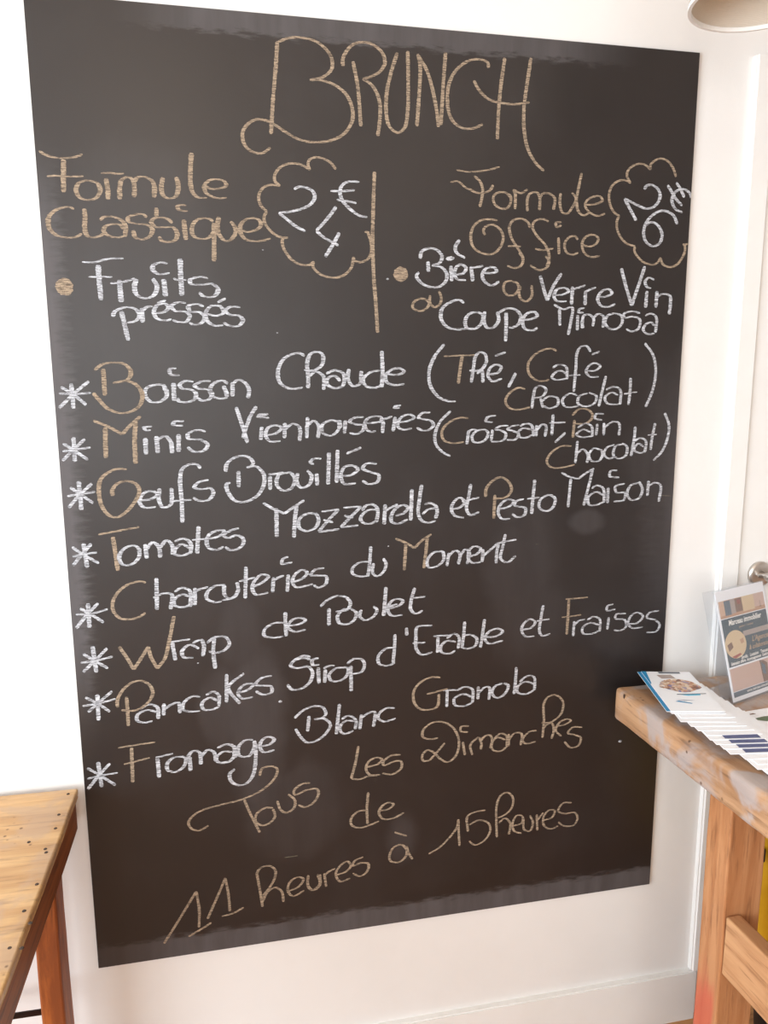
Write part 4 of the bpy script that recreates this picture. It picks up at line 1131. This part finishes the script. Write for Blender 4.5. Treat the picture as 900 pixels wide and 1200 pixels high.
# ------------------------------------------------------------------ sign holder with poster
A = Vector((1.243, -.179, T)); er = Vector((.942, .337, 0)).normalized()
SW, SH = .165, .2235
up = Vector((-.020, .057, .2150)).normalized(); up = (up - er * up.dot(er)).normalized(); nrm = er.cross(up).normalized()   # normal points to the viewer side when negated
if nrm.y > 0: nrm = -nrm
holder = empty('sign_holder', tuple(A + Vector((0, 0, .002))), math.atan2(er.y, er.x))
tag(holder, 'clear acrylic slanted sign holder standing on the table by the door', 'sign holder')
HI = holder.matrix_basis.inverted()
lu = (HI.to_3x3() @ up).normalized(); ln = (HI.to_3x3() @ nrm).normalized()
def slab(name, o0, u, v, th, wu, hv, mat, parent):
    n_ = u.cross(v).normalized(); bm = bmesh.new()
    vs = [bm.verts.new(o0 + u * a * wu + v * b * hv + n_ * c * th) for c in (-.5, .5) for b in (0, 1) for a in (0, 1)]
    for f in ((0, 1, 3, 2), (4, 6, 7, 5), (0, 4, 5, 1), (2, 3, 7, 6), (0, 2, 6, 4), (1, 5, 7, 3)): bm.faces.new([vs[i] for i in f])
    return obj(name, bm, mat, parent)
EX = Vector((1, 0, 0))
slab('front_panel', ln * .0022, EX, lu, .002, SW, SH, M['acrylic'], holder)
slab('rear_panel', -ln * .0022, EX, lu, .002, SW, SH, M['acrylic'], holder)
slab('back_panel', Vector((0, .026, 0)), EX, lu, .002, SW, SH * .965, M['acrylic'], holder)
slab('base_panel', Vector((0, .0, 0)), EX, Vector((0, 1, 0)), .002, SW, .075, M['acrylic'], holder)
poster = empty('poster', tuple(A + Vector((0, 0, .002)))); 
pm4 = Matrix((( er.x, up.x, nrm.x, A.x), (er.y, up.y, nrm.y, A.y), (er.z, up.z, nrm.z, A.z + .002), (0, 0, 0, 1))); poster.matrix_world = pm4
tag(poster, 'printed estate agency poster with teal band and photos inside the acrylic holder', 'poster')
bm = bmesh.new(); bx(bm, .003, SW - .003, .003, SH - .002, -.0004, .0004); obj('sheet', bm, M['paper'], poster)
def PP(name, mat, pts, z=.0006, lab=None):
    bm = bmesh.new(); bm.faces.new([bm.verts.new((u * SW, (1 - v) * SH, z)) for u, v in pts]); o = obj(name, bm, M[mat] if isinstance(mat, str) else mat, poster)
    if lab: o['label'] = lab
    return o
R_ = lambda u0, u1, v0, v1: [(u0, v0), (u1, v0), (u1, v1), (u0, v1)]
PP('printed_photo', 'ink_tan', R_(.05, .95, .10, .255))
for u0, u1, v0, v1, mt in ((.05, .15, .10, .23, 'ink_peach'), (.15, .27, .105, .235, 'ink_slate'), (.27, .36, .10, .23, 'ink_taupe'), (.36, .50, .105, .225, 'ink_brown'), (.50, .74, .10, .235, 'ink_cream'), (.74, .95, .10, .22, 'ink_pink'), (.40, .47, .12, .16, 'ink_red'), (.84, .87, .17, .23, 'ink_brown')):
    PP('printed_patch', mt, R_(u0, u1, v0, v1), .0007)
PP('printed_band', 'ink_teal', R_(.05, .95, .262, .685))
PP('printed_band', 'ink_taupe', R_(.42, .95, .405, .450), .0008)
PP('printed_band', 'ink_pink', R_(.05, .95, .70, .90)); 
for k in range(5): PP('printed_stripe', 'ink_peach', R_(.05, .70, .715 + k * .022, .719 + k * .022), .0008)
PP('printed_patch', 'ink_brown', [(.64, .70), (.72, .71), (.79, .74), (.77, .90), (.66, .90)], .0008)
PP('printed_patch', 'ink_slate', [(.67, .72), (.74, .76), (.73, .84), (.67, .82)], .0009)
PP('printed_band', 'ink_slate', R_(.05, .95, .905, .95))
el_ = [(.245 + .205 * math.cos(q), .500 + .125 * math.sin(q)) for q in [k * math.pi / 16 for k in range(32)]]
PP('printed_photo', 'ink_cream', el_, .0010, 'round cream photo print')
PP('printed_patch', 'ink_brown', [(.08, .49), (.17, .47), (.19, .52), (.10, .55)], .0011); PP('printed_patch', 'ink_red', [(.13, .60), (.30, .585), (.32, .60), (.20, .622)], .0011); PP('printed_patch', 'ink_tan', [(.33, .47), (.40, .46), (.41, .50), (.35, .51)], .0011)
def text(body, u, v, size, mat, shear=0.0, bold=0.0, sx=1.0):
    c = bpy.data.curves.new('printed_text', 'FONT'); c.body = body; c.size = size; c.shear = shear; c.offset = bold; c.resolution_u = 2
    o = bpy.data.objects.new('tmp', c); COL.objects.link(o); dg = bpy.context.evaluated_depsgraph_get()
    me = bpy.data.meshes.new_from_object(o.evaluated_get(dg)); bpy.data.objects.remove(o)
    me.materials.clear(); me.materials.append(M[mat])
    q = link('printed_text', me, None, poster, (u * SW, (1 - v) * SH, .0013)); q.scale = (sx, 1, 1); return q
text('Marceau immobilier', .17, .325, .0155, 'ink_white', .2, .0003, .86)
text('gestion  \u2022  location', .36, .365, .0062, 'ink_gold')
text("L'Agence", .56, .515, .0150, 'ink_gold', .35, .0001)
text('& collaborateurs', .48, .580, .0130, 'ink_gold', .35, .0001, .88)
text('Syndic   Location   Transaction', .30, .640, .0092, 'ink_white', .15, .0002, .9)
text('Estimation offerte  Accompagnement  Gestion', .09, .672, .0086, 'ink_white', .15, .0002, .76)
text('www.marceau-immobilier.fr', .30, .937, .0080, 'ink_white', .1, .0001, .95)
# ------------------------------------------------------------------ things under the table
bag = empty('shopping_bag', (1.345, -.20, .36), .1)
tag(bag, 'yellow bag with black print hanging under the table behind its leg', 'bag')
bm = bmesh.new(); prof = [(.030, .0), (.040, .015), (.058, .10), (.074, .22), (.080, .30), (.076, .35)]
rings = []
for (q, z) in prof:
    r = []
    for k in range(24):
        a = 2 * math.pi * k / 24; cx = math.copysign(abs(math.cos(a)) ** .6, math.cos(a)) * q; cy = math.copysign(abs(math.sin(a)) ** .6, math.sin(a)) * q * 1.1
        d = noise.noise(Vector((cx * 30, cy * 30, z * 14))) * .006
        r.append(bm.verts.new((cx + d, cy + d, z)))
    rings.append(r)
for a, b in zip(rings, rings[1:]):
    for k in range(24): bm.faces.new((a[k], a[(k + 1) % 24], b[(k + 1) % 24], b[k]))
bm.faces.new(rings[0][::-1])
obj('bag_body', bm, M['yellow'], bag, True)
for s in (-1, 1):
    bm = bmesh.new(); tube(bm, [(-.04, s * .08, .33), (-.03, s * .055, .41), (0, s * .02, .4455), (.03, s * .055, .41), (.04, s * .08, .33)], .004, 8); obj('handle', bm, M['yellow'], bag, True)
bm = bmesh.new(); bx(bm, -.0875, -.079, -.06, .0, .235, .262); obj('printed_mark', bm, M['black'], bag)
bin_ = empty('waste_bin', (1.482, -.095, 0)); tag(bin_, 'black bin under the table behind the yellow bag', 'bin')
bm = bmesh.new(); lathe(bm, [(0, .002), (.040, .002), (.076, .41), (.080, .42), (.073, .42), (.037, .012), (0, .012)], 32); obj('bin_body', bm, M['black'], bin_, True)
bm = bmesh.new(); lathe(bm, [(.073, .42), (.083, .42), (.083, .43), (.073, .43)], 32, True); obj('bin_rim', bm, M['black'], bin_, True)

# ------------------------------------------------------------------ pendant lamp
LP = Vector((1.0726, -0.3461, 2.0533))
pl = empty('pendant_lamp', tuple(LP)); tag(pl, 'beige fabric pendant lamp shade hanging at the top right', 'lamp')
r0 = .100
bm = bmesh.new(); lathe(bm, [(r0, .004), (r0 * .93, .16), (r0 * .93 - .003, .16), (r0 - .003, .004)], 64, True); obj('lamp_shade', bm, M['fabric'], pl, True)
bm = bmesh.new(); lathe(bm, [(r0 + .001, 0), (r0 + .001, .006), (r0 - .004, .006), (r0 - .004, 0)], 64, True); obj('shade_rim', bm, M['shade_rim'], pl)
bm = bmesh.new(); tube(bm, [(0, 0, .15), (0, 0, H - LP.z - .02)], .0025, 8); obj('cord', bm, M['black'], pl)
bm = bmesh.new(); lathe(bm, [(0, .15), (.02, .15), (.02, .10), (0, .10)], 24); obj('socket', bm, M['shade_rim'], pl)
bm = bmesh.new(); lathe(bm, [(.012, .10), (.016, .09), (.028, .065), (.028, .05), (.018, .034), (0, .03)], 24); obj('bulb', bm, M['paper'], pl, True)
bm = bmesh.new(); tube(bm, [(math.cos(q) * (r0 * .93 - .002), math.sin(q) * (r0 * .93 - .002), .155) for q in (0, math.pi)], .0015, 8); obj('spider_bar', bm, M['shade_rim'], pl)
bm = bmesh.new(); lathe(bm, [(0, H - LP.z), (.045, H - LP.z), (.04, H - LP.z - .02), (0, H - LP.z - .022)], 24); obj('ceiling_rose', bm, M['shade_rim'], pl)
